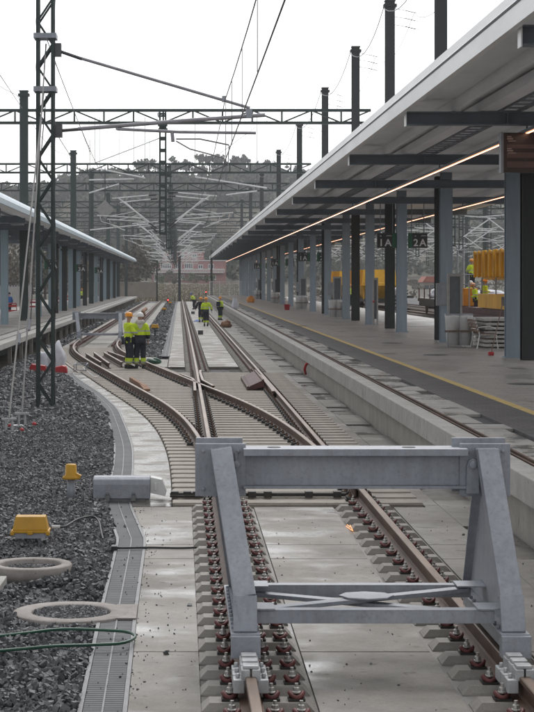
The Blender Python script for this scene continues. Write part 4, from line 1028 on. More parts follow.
# stays and wires
def wire(pts, r, label, cat='wire', name='stay_wire', mat='wire', grp=None, sag=0):
    P_ = [Vector(p) for p in pts]
    if sag:
        out = []
        for a, b_ in zip(P_, P_[1:]):
            for i in range(8):
                f_ = i/8; v_ = a.lerp(b_, f_); v_.z -= sag*4*f_*(1-f_); out.append(v_)
        out.append(P_[-1]); P_ = out
    mb = MB(); mb.tube(P_, r, 5); return tag(mb.build(name, mat), label, cat, grp)
for k, ((tx, ty), (bx, by)) in enumerate((((35.5, 178), (9, 431)), ((46, 44), (22, 425)))):
    base = px(bx, by, -.2); tp = pd(46, 44, 41) if k else pd(44, 90, 41)
    t = thing('guy_rope', ['lower left guy stay of the lattice mast anchored in the ballast', 'upper guy stay of the lattice mast anchored in the ballast'][k], 'guy stay', tuple(base), 0, 'mast guy stays')
    tp = Vector(tp) - base
    mb = MB(); mb.tube([(0, 0, .25), tp], .017, 6); mb.build('rod', 'gasket', t)
    mb = MB(); c = tp * .24; mb.tube([c*.93, c*1.04], .045, 6); mb.build('turnbuckle', 'galv', t)
    mb = MB(); mb.tube([(-.06, 0, 0), (-.06, 0, .22)], .025, 6); mb.tube([(.06, 0, 0), (.06, 0, .22)], .025, 6); mb.box(-.14, .14, -.03, .03, .20, .24); mb.box(-.2, .2, -.15, .15, -.08, 0, 0); mb.build('anchor', 'clampw', t)
    mb = MB(); mb.lathe([(.04, 0), (.045, .03), (.02, .06)], (-.22, -.1, -.03), 8); mb.build('anchor_cap', 'red', t); mb = MB(); mb.lathe([(.04, 0), (.045, .03), (.02, .06)], (.24, -.05, .0), 8); mb.build('anchor_cap', 'red', t)
xs_ = .97
wire([(xs_+.1, -14, 5.5), (xs_, 41, 5.22), (1.25, 96, 5.34), (1.4, 140, 5.34), (1.2, 168, 5.34), (1.4, 207, 5.34), (1.3, 350, 5.34)], .011, 'contact wire above the straight track', 'catenary wire', 'contact_wire', sag=.03)
wire([(xs_+.1, -14, 7.0), (xs_, 41, 6.56), (.95, 96, 6.85), (1.1, 140, 6.85), (1.3, 168, 6.85), (1.3, 207, 6.85), (1.3, 350, 6.85)], .011, 'messenger wire above the straight track', 'catenary wire', 'messenger_wire', sag=.45)
wire([(xs_+.35, -14, 7.0), (xs_+.35, 41, 6.3)], .009, 'second messenger wire passing over the camera toward the lattice mast arm', 'catenary wire', 'messenger_wire', sag=.3) if False else None
wire([(-3.4, 80, 5.4), (-3.7, 140, 5.34), (-3.5, 350, 5.34)], .011, 'contact wire above the left track', 'catenary wire', 'contact_wire', sag=.03)
wire([(-3.0, 41, 8.0), (-3.4, 96, 6.9), (-3.6, 140, 6.85), (-3.6, 168, 6.85), (-3.6, 350, 6.85)], .011, 'messenger wire above the left track', 'catenary wire', 'messenger_wire', sag=.4)
for k, yy in enumerate((24, 30, 36, 41)):
    f_ = (yy+14)/55; zm = 7.0+(6.56-7.0)*f_-.45*4*f_*(1-f_); zc = 5.5+(5.22-5.5)*f_-.03*4*f_*(1-f_)
    wire([(xs_+.02, yy, zm), (xs_+.02, yy, zc)], .007, f"{['nearest', 'second', 'third', 'farthest'][k]} thin dropper between messenger and contact wire", 'dropper', 'dropper', grp='droppers')
tops = [(9.03-.28, D, 14.35) for D in RD]
wire([(8.75, 30, 14.35)] + tops, .02, 'feeder wire running along the left side of the right mast tops', 'feeder wire', 'feeder_wire', sag=.9)
wire([(10.05, 30, 14.1)] + [(10.05, D, 14.1) for D in RD], .012, 'feeder wire running along the right side of the right mast tops', 'feeder wire', 'feeder_wire', sag=.9)
wire([(-8.5, 40, 12.2)] + [(-8.5, D, 12.2) for D in PD], .014, 'feeder wire running along the left mast tops', 'feeder wire', 'feeder_wire', sag=.9)
wire([pd(55, 62, 41), pd(93, 160, 96)], .010, 'thin stay from the lattice mast down to the first portal')
wire([pd(56, 133, 41), pd(75, 163, 60), pd(88, 185, 96)], .010, 'lower thin stay from the lattice mast toward the left masts')
wire([pd(-20, 45, 41), pd(22, 108, 90)], .014, 'thin stay entering at the left picture edge')
wire([pd(46, 96, 41), pd(38, 190, 41), pd(30, 330, 41)], .012, 'thin weight cable hanging beside the lattice mast')
wire([(3.9, 96.5, 10.6), (1.2, 96.3, 8.6), (.9, 96.2, 6.9)], .012, 'slanting stay under the first portal beam')
# diamond sign
t = thing('diamond_sign', 'grey diamond shaped sign plate hanging above the left canopy', 'catenary sign', tuple(pd(105, 209.5, 96)))
mb = MB(); s_ = .50; mb.prism([(-s_, 0), (0, -s_), (s_, 0), (0, s_)], 'y', -.02, .02); mb.build('plate', 'gasket', t)
mb = MB(); mb.tube([(0, .04, -.5), (0, .04, 2.2)], .02, 6); mb.build('hanger', 'mastg', t)

# ---------------------------------------------------------------- people
def bake_skin(name, verts, edges, radii, mat, parent, sub=2, root=0):
    me = bpy.data.meshes.new(name); me.from_pydata(verts, edges, []); o = bpy.data.objects.new(name, me); COL.objects.link(o)
    md = o.modifiers.new('skin', 'SKIN'); md.use_smooth_shade = True; md.branch_smoothing = .6
    for i, r in enumerate(radii):
        sv = me.skin_vertices[0].data[i]; sv.radius = r if isinstance(r, tuple) else (r, r); sv.use_root = (i == root)
    sb = o.modifiers.new('sub', 'SUBSURF'); sb.levels = sub; sb.render_levels = sub
    dg = bpy.context.evaluated_depsgraph_get(); m2 = bpy.data.meshes.new_from_object(o.evaluated_get(dg))
    bpy.data.objects.remove(o); m2.name = name; m2.materials.clear(); m2.materials.append(M[mat])
    for p in m2.polygons: p.use_smooth = True; p.material_index = 0
    q = bpy.data.objects.new(name, m2); COL.objects.link(q); q.parent = parent; return q
def person(label, loc, rz, hel='helmo', top='hvA', leg='trous', arms=('down', 'down'), stride=0.0, bend=0.0, hood=False, pack=False, h=1.0, grp='construction workers', headturn=0):
    t = thing('person', label, 'person', loc, rz, grp); t.scale = (h, h, h)
    # facing +Y (away from camera) with rz = 0
    def B(p):   # bend the upper body forward at the hips
        x, y, z = p
        if z > .95 and bend: dz, dy = z-.95, y; return (x, dy*math.cos(bend)+dz*math.sin(bend), .95+dz*math.cos(bend)-dy*math.sin(bend))
        return p
    s = stride
    hipL, hipR = (-.09, 0, .90), (.09, 0, .90)
    kL = (-.10, .06+s*.5, .50); kR = (.10, .05-s*.35, .50)
    aL = (-.11, -.01+s, .09); aR = (.11, -.02-s*.9, .09+abs(s)*.12)
    tL = (-.13, .14+s, .04); tR = (.13, .12-s*.9, .04+abs(s)*.02)
    def arm(side, mode):
        sx = side; sh = (sx*.19, 0, 1.40)
        if mode == 'down': return [sh, (sx*.25, -.03, 1.14), (sx*.26, .06, .90)]
        if mode == 'fwd': return [sh, (sx*.24, .08, 1.15), (sx*.12, .32, 1.12)]
        if mode == 'up': return [sh, (sx*.30, .12, 1.30), (sx*.22, .30, 1.50)]
        if mode == 'out': return [sh, (sx*.32, .02, 1.16), (sx*.34, .12, .95)]
    AL, AR = arm(-1, arms[0]), arm(1, arms[1])
    V = [(0, 0, .95), (0, .01, 1.15), (0, 0, 1.36), (0, 0, 1.47), (0, .01, 1.54), (0, .02, 1.63), (0, .02, 1.70)]
    Rr = [(.13, .10), (.13, .10), (.14, .09), .055, .065, .085, .062]
    E = [(i, i+1) for i in range(6)]
    def chain(src, pts, rs):
        last = src
        for p, r in zip(pts, rs): V.append(p); Rr.append(r); E.append((last, len(V)-1)); last = len(V)-1
        return last
    chain(0, [hipL, kL, aL, tL], [.085, .055, .04, .035]); chain(0, [hipR, kR, aR, tR], [.085, .055, .04, .035])
    for A, sx in ((AL, -1), (AR, 1)):
        w = chain(2, A, [.055, .042, .030])
        e, wr = Vector(A[1]), Vector(A[2]); d = (wr-e).normalized(); side = Vector((0, 1, 0)) if abs(d.y) < .8 else Vector((1, 0, 0))
        palm = chain(w, [tuple(wr+d*.07)], [(.030, .02)])
        pb = wr + d*.07
        for j, ln in enumerate((.06, .075, .07, .055)):
            o_ = side*((j-1.5)*.018); chain(palm, [tuple(pb+d*.03+o_), tuple(pb+d*(.03+ln)+o_*1.1+Vector((-sx*.01, 0, 0)))], [.009, .008])
        chain(w, [tuple(wr+d*.05+side*.04), tuple(wr+d*.085+side*.05)], [.010, .008])
    V2 = [B(v) for v in V]
    bake_skin('body', V2, E, Rr, 'skin', t, 1)
    # face: nose and eyes are small marks on the head
    hc = Vector(B((0, .02, 1.63)))
    mb = MB(); mb.lathe([(.018, -.03), (.022, -.012), (.008, .02)], (hc.x, hc.y+.088, hc.z-.01), 8); mb.build('nose', 'skin', t)
    mb = MB()
    for sx in (-1, 1): mb.lathe([(.004, -.008), (.011, 0), (.004, .008)], (hc.x+sx*.032, hc.y+.08, hc.z+.012), 8)
    mb.bar((hc.x-.025, hc.y+.083, hc.z-.045), (hc.x+.025, hc.y+.083, hc.z-.045), .008, .008); mb.build('face_detail', 'clipdark', t)
    # jacket
    JV = [(0, 0, .80), (0, 0, 1.0), (0, .01, 1.18), (0, 0, 1.36), (0, -.005, 1.46)]; JR = [(.215, .155), (.20, .15), (.215, .15), (.215, .14), (.105, .10)]; JE = [(0, 1), (1, 2), (2, 3), (3, 4)]
    for A in (AL, AR):
        last = 3
        e = Vector(A[2]) + (Vector(A[2])-Vector(A[1])).normalized()*.0
        for p, r in zip([A[0], A[1], tuple(e)], [.105, .085, .068]): JV.append(p); JR.append(r); JE.append((last, len(JV)-1)); last = len(JV)-1
    bake_skin('jacket', [B(v) for v in JV], JE, JR, top, t, 2, 1)
    TV = [(0, 0, .92), hipL, kL, (aL[0], aL[1], aL[2]+.04), hipR, kR, (aR[0], aR[1], aR[2]+.04)]; TR = [(.18, .13), .12, .10, .088, .12, .10, .088]
    bake_skin('trousers', TV, [(0, 1), (1, 2), (2, 3), (0, 4), (4, 5), (5, 6)], TR, leg, t, 2)
    for a, b_ in ((aL, tL), (aR, tR)):
        mb = MB(); ay = a[1]; mb.prism([(ay-.07, b_[2]-.04), (b_[1]+.05, b_[2]-.04), (b_[1]+.05, b_[2]+.02), (b_[1], b_[2]+.05), (ay+.05, a[2]+.04), (ay-.07, a[2]+.04)], 'x', a[0]-.05, a[0]+.05); mb.build('boot', 'black', t, bevel=.015)
    mb = MB(); prof = [(.128, -.005), (.130, .01), (.122, .04), (.112, .08), (.085, .115), (.045, .133), (.005, .138)]
    mb.lathe(prof, (hc.x, hc.y-.005, hc.z+.025), 20); mb.box(hc.x-.085, hc.x+.085, hc.y+.09, hc.y+.165, hc.z+.018, hc.z+.030); mb.bar((hc.x, hc.y-.10, hc.z+.13), (hc.x, hc.y+.08, hc.z+.148), .02, .02); mb.build('helmet', hel, t)
    if hood:
        mb = MB(); mb.lathe([(.10, -.05), (.145, -.01), (.13, .06), (.10, .09)], (0, -.06, 1.46), 14); mb.v = [(v[0]*1.05, v[1], v[2]) for v in mb.v]; mb.build('hood', 'hood', t)
        mb = MB(); mb.prism([(-.12, 1.46), (.12, 1.46), (.05, 1.30), (0, 1.26), (-.05, 1.30)], 'y', -.155, -.125); mb.build('hood_back', 'hood', t, bevel=.01)
    if pack:
        mb = MB(); mb.box(-.14, .14, -.28, -.12, 1.05, 1.42); mb.box(-.11, .11, -.33, -.28, 1.08, 1.28); mb.build('backpack', 'navy', t, bevel=.04)
    return t
def feet(x, y, z=ZS): p = px(x, y, z); return (p.x, p.y, z)
person('worker with orange helmet in yellow jacket facing right toward a colleague', feet(128.5, 368.5, -.178), R(-65), 'helmo', 'hvA', 'trous', ('fwd', 'fwd'), h=.99)
person('worker with white helmet and pale hood seen from behind in yellow and navy jacket', feet(140, 368.5, -.178), R(4), 'helmw', 'hvB', 'trous', ('fwd', 'down'), hood=True, h=.985)
person('worker with orange helmet striding away between the rails seen from behind', feet(206, 326), R(-6), 'helmo', 'hvC', 'trous', ('down', 'out'), stride=.18)
person('worker in dark vest half hidden at the left of the striding worker', feet(201, 322), R(6), 'helmo', 'navy', 'trous', ('out', 'down'), stride=-.1, h=.95)
person('worker in blue cap bending forward farthest along the slab', feet(194.3, 309.3), R(60), 'blue', 'hvC', 'navy', ('fwd', 'down'), bend=.55, h=.95)
person('worker with dark backpack near the right platform wall', feet(220, 320), R(-40), 'helmo', 'hvC', 'trous', ('fwd', 'down'), pack=True, h=.93)
p = Vector(((96-VX)/F*215, 215, -.1)); person('hi-vis worker beyond the left platform columns', (p.x-1.6, p.y, -.08), R(10), 'helmo', 'hvA', 'navy')
person('person in blue jacket beyond the left platform by the picture edge', (-13.2, 142, -.08), R(30), 'navy', 'blue', 'navy')
person('person in dark clothes next to the one in blue', (-13.9, 146, -.08), R(-20), 'navy', 'navy', 'navy', ('fwd', 'down'))
person('hi-vis worker beside the yellow hopper wagons', ((350-VX)/F*150, 150, ZP), R(20), 'helmo', 'hvA', 'navy')
for k, (x_, D, z_, r_) in enumerate(((472, 101, 2.0, 30), (470.5, 96.5, .80, -30), (477, 95, .72, 100), (485, 92.5, .9, -80))):
    person(['worker standing highest on the yellow rail crane', 'leftmost worker on the crane deck', 'middle worker bending on the crane deck', 'right worker on the crane deck beside the ribbed box'][k], ((x_-VX)/F*D, D, z_), R(r_), 'helmo' if k != 1 else 'helmw', 'hvA', 'navy', ('fwd', 'down'), bend=.3 if k == 2 else 0)

# ---------------------------------------------------------------- small objects on the tracks
t = thing('track_box', 'rust coloured steel trough fixed left of the straight right rail', 'steel trough', (0, 0, 0))
D0, D1 = 46.5, 51.5
mb = MB(); mb.prism([(1.70, -.17), (1.78, -.172), (2.10, -.10), (2.10, .06), (2.02, .06), (1.76, -.06), (1.70, -.10)], 'y', D0, D1); mb.build('trough_plate', 'darkred', t, bevel=.01)
mb = MB(); mb.prism([(1.66, -.177), (1.70, -.177), (1.70, -.07), (1.66, -.09)], 'y', D0-.03, D1); mb.bar((2.06, D0-.05, .08), (2.06, D1, .08), .05, .04); mb.build('rim', 'rail', t)
def small_box(label, x, y, w, D, h=.22):
    p = px(x, y, ZS); mb = MB(); mb.box(p.x-w/2, p.x+w/2, p.y-.15, p.y+.15, ZS, ZS+h*.85); mb.box(p.x-w/2-.01, p.x+w/2+.01, p.y-.16, p.y+.16, ZS+h*.85, ZS+h); mb.box(p.x-.03, p.x+.03, p.y-.17, p.y-.16, ZS+.05, ZS+.09)
    tag(mb.build('cable_box', 'insul', bevel=.01), label, 'cable box', 'dark boxes on the slab')
small_box('dark cable box on the slab nearest the camera between the rails', 200.5, 334.5, .27, 97)
small_box('dark cable box on the slab farther away near the bending worker', 193, 314, .3, 160)
p = px(197, 321.5, ZS); mb = MB(); mb.add([(p.x-.3, p.y-.6, ZS+.01), (p.x+.2, p.y-.5, ZS+.02), (p.x+.3, p.y+.5, ZS+.05), (p.x-.2, p.y+.6, ZS+.02), (p.x, p.y, ZS+.14), (p.x-.3, p.y-.6, ZS), (p.x+.2, p.y-.5, ZS), (p.x+.3, p.y+.5, ZS), (p.x-.2, p.y+.6, ZS)], [(0,1,4),(1,2,4),(2,3,4),(3,0,4),(0,5,6,1),(1,6,7,2),(2,7,8,3),(3,8,5,0)])
tag(mb.build('tarpaulin', 'blue'), 'small crumpled blue sheet on the slab behind the workers', 'sheet')
def lump(name, label, cat, x, y, z, w, h, mat, seed=1, d=None, sub=3):
    rr = random.Random(seed); p = px(x, y, z); import bmesh
    bm = bmesh.new(); bmesh.ops.create_icosphere(bm, subdivisions=sub, radius=1)
    ph = [rr.uniform(0, 6) for _ in range(6)]
    for v in bm.verts:
        c = v.co; k = 1 + .13*math.sin(c.x*4+ph[0])+.12*math.sin(c.y*5+ph[1])*math.sin(c.z*4+ph[2])+.08*math.sin(c.z*7+ph[3]+c.x*3)+rr.uniform(-.025, .025)
        zz = min(max(c.z, -.55), .72 + .12*math.sin(c.x*5+ph[4])); v.co = Vector((c.x*k*w/2*(1-.25*max(0, c.z)), c.y*k*(d or w)/2*(1-.25*max(0, c.z)), (zz+.55)*(.92+.25*(k-1))*h/1.3))
    me = bpy.data.meshes.new(name); bm.to_mesh(me); bm.free(); me.materials.append(M[mat])
    for f in me.polygons: f.use_smooth = True
    o = bpy.data.objects.new(name, me); COL.objects.link(o); o.location = p; return tag(o, label, cat)
lump('sack', 'tan sack lying beside the right rail under the platform wall', 'sack', 226, 327.5, ZS, .75, .45, 'tan', 4)
lump('sack', 'white plastic sack standing on the right platform edge', 'sack', 235, 308.5, ZP, .45, .85, 'bag', 5)
lump('bulk_bag', 'tall crumpled white bulk bag beside the lattice mast', 'bulk bag', 57, 371, -.25, .62, .95, 'bag', 8)
lump('bulk_bag', 'lower white bulk bag slumped behind the lattice mast', 'bulk bag', 46, 369, -.25, .62, .62, 'bag', 9)
mb = MB(); mb.prism([(0, 0), (.8, 0), (.78, .14), (.68, .22), (.5, .24), (.12, .20), (0, .1)], 'y', -.16, .16); 
o = mb.build('barrier_block', 'red', bevel=.04, loc=px(54, 373.5, -.24)); o.scale = (.52, 1, 1.05); tag(o, 'red plastic barrier block lying in front of the white bags', 'barrier')
mb = MB(); mb.prism([(0, 0), (.6, 0), (.55, .2), (.1, .26)], 'y', -.1, .1); tag(mb.build('barrier_block', 'red', bevel=.03, loc=px(28, 372, -.24)), 'darker red barrier piece left of the lattice mast', 'barrier')
def frame_rack(label, x0, x1, y, h):
    a = px(x0, y, -.2); b_ = px(x1, y, -.2); b_.y = a.y; mb = MB()
    for q in ((a, 0), (b_, 0)):
        mb.tube([q[0], q[0]+Vector((0, 0, h))], .015, 6); mb.tube([q[0]+Vector((0, 1.2, 0)), q[0]+Vector((0, 1.2, h))], .015, 6); mb.tube([q[0]+Vector((0, 0, h)), q[0]+Vector((0, 1.2, h))], .015, 6)
    mb.tube([a+Vector((0, 0, h)), b_+Vector((0, 0, h))], .015, 6); mb.tube([a+Vector((0, 1.2, h)), b_+Vector((0, 1.2, h))], .015, 6); mb.tube([a+Vector((0, 0, .05)), b_+Vector((0, 0, .05))], .015, 6)
    tag(mb.build('equipment_rack', 'galv'), label, 'metal rack')
frame_rack('low grey metal frame standing beside the end of the drain', 74, 86, 372, .22)
mb = MB(); a = px(88, 372, -.17); b_ = px(100, 377, -.17)
for p_, q_ in (((86, 366), (100, 376)), ((100, 376), (94, 377)), ((94, 377), (83, 368)), ((83, 368), (86, 366))): mb.tube([px(*p_, -.19), px(*q_, -.19)], .02, 5)
tag(mb.build('equipment_rack', 'galv'), 'flat metal frame lying beside the curved rail', 'metal rack')
for k, (a, b_) in enumerate((((109, 363), (94, 352)), ((101, 362), (86, 353)), ((122, 362), (104, 352)), ((125, 357), (108, 351)))):
    mb = MB(); mb.sweep([tuple(px(*a, .0)), tuple(px(*b_, .0))], RP, RM)
    tag(mb.build('loose_rail', ['rail', 'railhead']), ['loose rusty rail piece in the middle of the curved track', 'leftmost loose rusty rail piece inside the curved track', 'loose rusty rail piece nearest the workers feet', 'farther loose rusty rail piece behind the workers'][k], 'rail piece', 'loose rail pieces')
mb = MB(); mb.bar(px(131, 379, -.12), px(146, 388, -.12), .09, .10); mb.bar(px(143, 385, -.1), px(147, 390, -.1), .16, .05); tag(mb.build('loose_rail', 'tan'), 'short orange rusty bar lying between the curved rails', 'steel bar')
lump('sack', 'green bundle lying on the curved right rail by the workers', 'bundle', 153, 364, -.1, .5, .22, 'green', 12)
mb = MB(); mb.tube(cr([pd(142, 318, 120), pd(144, 315, 120), pd(143, 311.5, 120), pd(146, 309, 121)]), .12, 8); tag(mb.build('bent_pipe', 'tan'), 'brown bent pipe end sticking up beside the left track', 'pipe')
# glow from hot metal beside the right rail
mb = MB()
for a, b_ in (((347, 524.5), (350, 527)), ((350, 525), (353, 531)), ((346, 526), (352, 530.5))): mb.tube([px(*a, ZS+.012), px(*b_, ZS+.012)], .0028, 5)
tag(mb.build('glowing_slag', 'lampglow'), 'thin glowing orange streaks of hot slag on the slab by the right rail', 'hot slag')
def dwarf_signal(label, x, y, D, z0, hh):
    p = pd(x, y, D); t = thing('dwarf_signal', label, 'signal lamp', (p.x, p.y, z0), 0, 'red signal lamps')
    z = p.z - z0
    mb = MB(); mb.lathe([(.06, 0), (.06, max(.05, z-.2))], (0, 0, 0), 8); mb.box(-.12, .12, 0, .2, max(0.05, z-.2), z+.2); mb.build('case', 'black', t)
    mb = MB(); mb.lathe([(.085, 0), (.06, .04), (.01, .06)], (0, 0, 0), 14); mb.v = [(v[0], -.0-v[2], z+v[1]) for v in mb.v]; mb.build('lamp', 'redlamp', t)
dwarf_signal('lit red lamp low beside the ballast strip end', 168, 300, 225, -.3, 1); dwarf_signal('lit red lamp by the right platform end fence', 206, 292, 250, -.3, 1); dwarf_signal('lit red lamp seen under the right canopy beside a dark mast', 382.7, 288, 330, -.3, 1)

# ---------------------------------------------------------------- right platform furniture
def cluster(D, n, k):
    s = 1
    # cabinet on column
    mb = MB(); mb.box(8.48, 8.82, D-.55, D-.42, 1.75, 2.5); mb.box(8.505, 8.795, D-.565, D-.55, 1.78, 2.47, 1); tag(mb.build('wall_cabinet', ['gasket', 'galv'], bevel=.006), f'grey flat cabinet on the {n} furniture group column', 'cabinet', 'grey cabinets')
    t = thing('info_totem', f'tall grey framed totem in the {n} furniture group', 'information totem', (8.95, D-1.5, ZP), 0, 'framed totems')
    mb = MB(); mb.box(-.24, -.17, -.06, .06, 0, 2.3); mb.box(.17, .24, -.06, .06, 0, 2.3); mb.box(-.17, .17, -.06, .06, 2.2, 2.3); mb.box(-.17, .17, -.05, .05, .2, .9); mb.build('frame', 'gasket', t)
    mb = MB(); mb.box(-.17, .17, -.02, .02, .9, 2.2); mb.build('screen', 'glass', t)
    t = thing('litter_bins', f'pair of round white litter bins in the {n} furniture group', 'litter bins', (8.62, D-4.4, ZP), 0, 'white litter bins')
    for xx in (-.16, .22):
        mb = MB(); mb.lathe([(.20, .05), (.24, .9), (.25, .92), (.25, .98), (.20, .99)], (xx, 0, 0), 20); mb.build('bin_body', 'white', t)
    mb = MB(); mb.box(-.45, .50, -.27, -.24, .46, .52); mb.build('strap', 'bench', t)
    mb = MB()
    for xx in (-.35, .03, .4): mb.tube([(xx, -.26, 0), (xx, -.26, .5)], .015, 6)
    mb.box(-.4, .45, -.2, .2, .985, 1.03); mb.build('bin_stand', 'galv', t)
    t = thing('bench', f'brown platform bench with pale armrests in the {n} furniture group', 'bench', (9.05, D-6.0, ZP), 0, 'platform benches')
    mb = MB()
    for i in range(5): mb.box(.02+.1*i, .10+.1*i, -.0, 2.6, .43, .46)
    mb.build('seat', 'bench', t)
    mb = MB()
    for i in range(4): q = .54+.1*i; mb.bar((-.04-.035*i, 0, q), (-.04-.035*i, 2.6, q), .03, .075)
    mb.build('backrest', 'bench', t)
    for yy in (0.05, 1.3, 2.5):
        mb = MB(); mb.tube([(-.08, yy, 0), (0, yy, .42), (-.17, yy, .95)], .022, 6); mb.tube([(.55, yy, 0), (.5, yy, .42), (0, yy, .42)], .022, 6); mb.tube([(-.06, yy, .64), (.3, yy, .68), (.5, yy, .60), (.52, yy, .44)], .02, 6); mb.build('leg_frame', 'white', t)
for k, D in enumerate((62, 107.5, 137, 174, 212)): cluster(D, ORD[k], k)
t = thing('broom', 'broom with red head leaning beside the nearest bench', 'broom', (0, 0, 0))
a = px(491, 354, ZP+.04); b_ = Vector(((504-VX)/F*a.y, a.y+.1, CZ-(300-VY)/F*a.y))
mb = MB(); mb.tube([a, b_], .014, 6); mb.build('handle', 'bench', t); mb = MB(); mb.box(a.x-.08, a.x+.08, a.y-.05, a.y+.05, ZP, ZP+.10); mb.build('head', 'red', t, bevel=.02)
t = thing('board_stack', 'low stack of pale boards behind the nearest bench', 'board stack', (10.0, 56.5, ZP))
for k in range(7):
    mb = MB(); mb.box(-.75+.03*(k % 3), 1.0+.04*(k % 2), 0, 2.6, .04+.13*k, .04+.13*k+.085); mb.build('board', 'whitestack', t, bevel=.01)
mb = MB(); mb.box(-.6, -.5, .1, 2.5, 0, .9); mb.box(.7, .8, .1, 2.5, 0, .9); mb.build('batten', 'bench', t)
t = thing('bucket', 'small red bucket standing on the right platform between far columns', 'bucket', (*px(287, 310, ZP).xy, ZP))
mb = MB(); mb.lathe([(.16, 0), (.22, .38), (.24, .40), (.21, .40)], (0, 0, 0), 16); mb.build('pail', 'red', t); mb = MB(); mb.tube(cr([(-.22, 0, .38), (-.15, 0, .55), (0, 0, .6), (.15, 0, .55), (.22, 0, .38)]), .012, 5); mb.build('handle', 'galv', t)
t = thing('rubbish_bag', 'orange bag on the far right platform', 'bag', (*px(251, 302, ZP).xy, ZP)); bpy.data.objects.remove(t)
lump('bag', 'small orange bag on the far right platform by the columns', 'bag', 251, 302.5, ZP, .7, .7, 'orange', 20)
# white post near (495, 288): emergency intercom on column
for k, (x_, y0, y1, D) in enumerate(((370, 277, 325, 86.0), (446.5, 0, 0, 0))):
    if D:
        a = pd(x_+4, y0, D-.6)
        t = thing('info_totem', 'slim grey totem with red button beside the third column', 'information totem', (a.x, D-.6, ZP))
        mb = MB(); mb.box(-.07, .0, -.05, .05, 0, 2.2); mb.box(.12, .19, -.05, .05, 0, 2.2); mb.box(0, .12, -.05, .05, 2.1, 2.2); mb.build('frame', 'gasket', t)
        mb = MB(); mb.box(0, .12, -.02, .02, .3, 2.1); mb.build('screen', 'glass', t)
        mb = MB(); mb.lathe([(.05, 0), (.05, .03)], (0, 0, 0), 10); mb.v = [(-.03+v[0], -.06-v[2], 1.1+v[1]) for v in mb.v]; mb.build('button', 'red', t)

# ---------------------------------------------------------------- yard vehicles
def wheelset(t, x, y, gauge=.87):
    for s_ in (-1, 1):
        mb = MB(); mb.lathe([(.46, -.06), (.48, .04), (.48, .06), (.1, .06)], (0, 0, 0), 20); mb.v = [(x+s_*(gauge)+v[2]*s_, y+v[0], .46+v[1]) for v in mb.v]; mb.build('wheel', 'rail', t)
    mb = MB(); mb.tube([(x-gauge, y, .46), (x+gauge, y, .46)], .08, 8); mb.build('axle', 'rail', t)
t = thing('rail_crane', 'yellow rail crane with ribbed box and dark red underframe beyond the right platform', 'rail crane', (16.1, 82, 0))
mb = MB(); mb.box(-1.45, 1.45, 0, 17, .95, 1.25); mb.box(-1.50, -1.40, .5, 16.5, .45, .95); mb.box(1.4, 1.5, .5, 16.5, .45, .95); mb.build('underframe', 'darkred', t, bevel=.02)
mb = MB(); mb.box(-1.5, 1.5, .3, 9.0, 1.27, 1.95); mb.box(-1.52, -1.44, 1.0, 2.2, 1.45, 1.85, 1); mb.box(-1.1, -.3, .26, .3, 1.4, 1.75, 1); mb.box(-1.2, .2, .24, .29, 1.3, 1.42, 2); mb.build('deck_body', ['machine', 'black', 'white'], t, bevel=.03)
mb = MB(); mb.box(-.7, .6, 2.0, 4.4, 1.95, 2.8); mb.lathe([(.45, 0), (.45, .85)], (0, 6.4, 1.95), 16); mb.build('pedestal', 'orange', t, bevel=.03)
mb = MB(); mb.box(-1.3, 1.3, 1.1, 9.0, 2.95, 3.85, 1)
for i in range(3):
    y0_ = .6 + 3.15 * i
    mb.box(-1.5, 1.5, y0_, y0_+2.75, 2.78, 3.98)
    for q_ in (0, 1.25, 2.55): mb.box(-1.62, -1.5, y0_+q_, y0_+q_+.2, 2.74, 4.04)
    mb.box(-1.58, -1.5, y0_, y0_+2.75, 3.86, 3.98); mb.box(-1.53, -1.5, y0_+.35, y0_+.9, 2.95, 3.7, 2); mb.box(-1.53, -1.5, y0_+1.4, y0_+2.0, 2.95, 3.7, 2)
for xx in (-1.45, -.75, .0, .75, 1.25): mb.box(xx, xx+.2, .86, 1.0, 2.72, 4.04)
for xx in (-1.15, -.45, .3, .95): mb.box(xx, xx+.2, .97, 1.0, 2.95, 3.8, 1)
mb.prism([(2, 2.62), (8.6, 2.62), (9.6, 2.78), (.8, 2.78)], 'x', -1.2, 1.2); mb.build('ribbed_box', ['machine', 'clipdark', 'orange'], t, bevel=.02)
mb = MB()
for yy in (.5, 4, 8, 12, 16): mb.tube([(-1.46, yy, 1.25), (-1.46, yy, 2.9)], .03, 6)
mb.tube([(-1.46, .5, 2.9), (-1.46, 16, 2.9)], .03, 6); mb.tube([(-1.46, .5, 2.4), (-1.46, 16, 2.4)], .025, 6); mb.tube([(-1.3, 15, 1.2), (-1.3, 15, 4.2)], .05, 6); mb.tube([(-1.3, 17, 1.2), (-1.3, 17, 4.2)], .05, 6); mb.tube([(-1.3, 13, 4.2), (-1.3, 17, 4.2)], .04, 6); mb.build('railing', 'galv', t)
mb = MB(); mb.box(-1.45, -.7, 13.9, 15.2, 1.27, 2.2); mb.box(-1.46, -1.1, 15.6, 16.6, 1.27, 1.9); mb.build('tool_locker', 'orange', t, bevel=.03)
for yy in (1.5, 3.3, 13.5, 15.3): wheelset(t, 0, yy)
for k, yy in enumerate((93-.0,)): pass
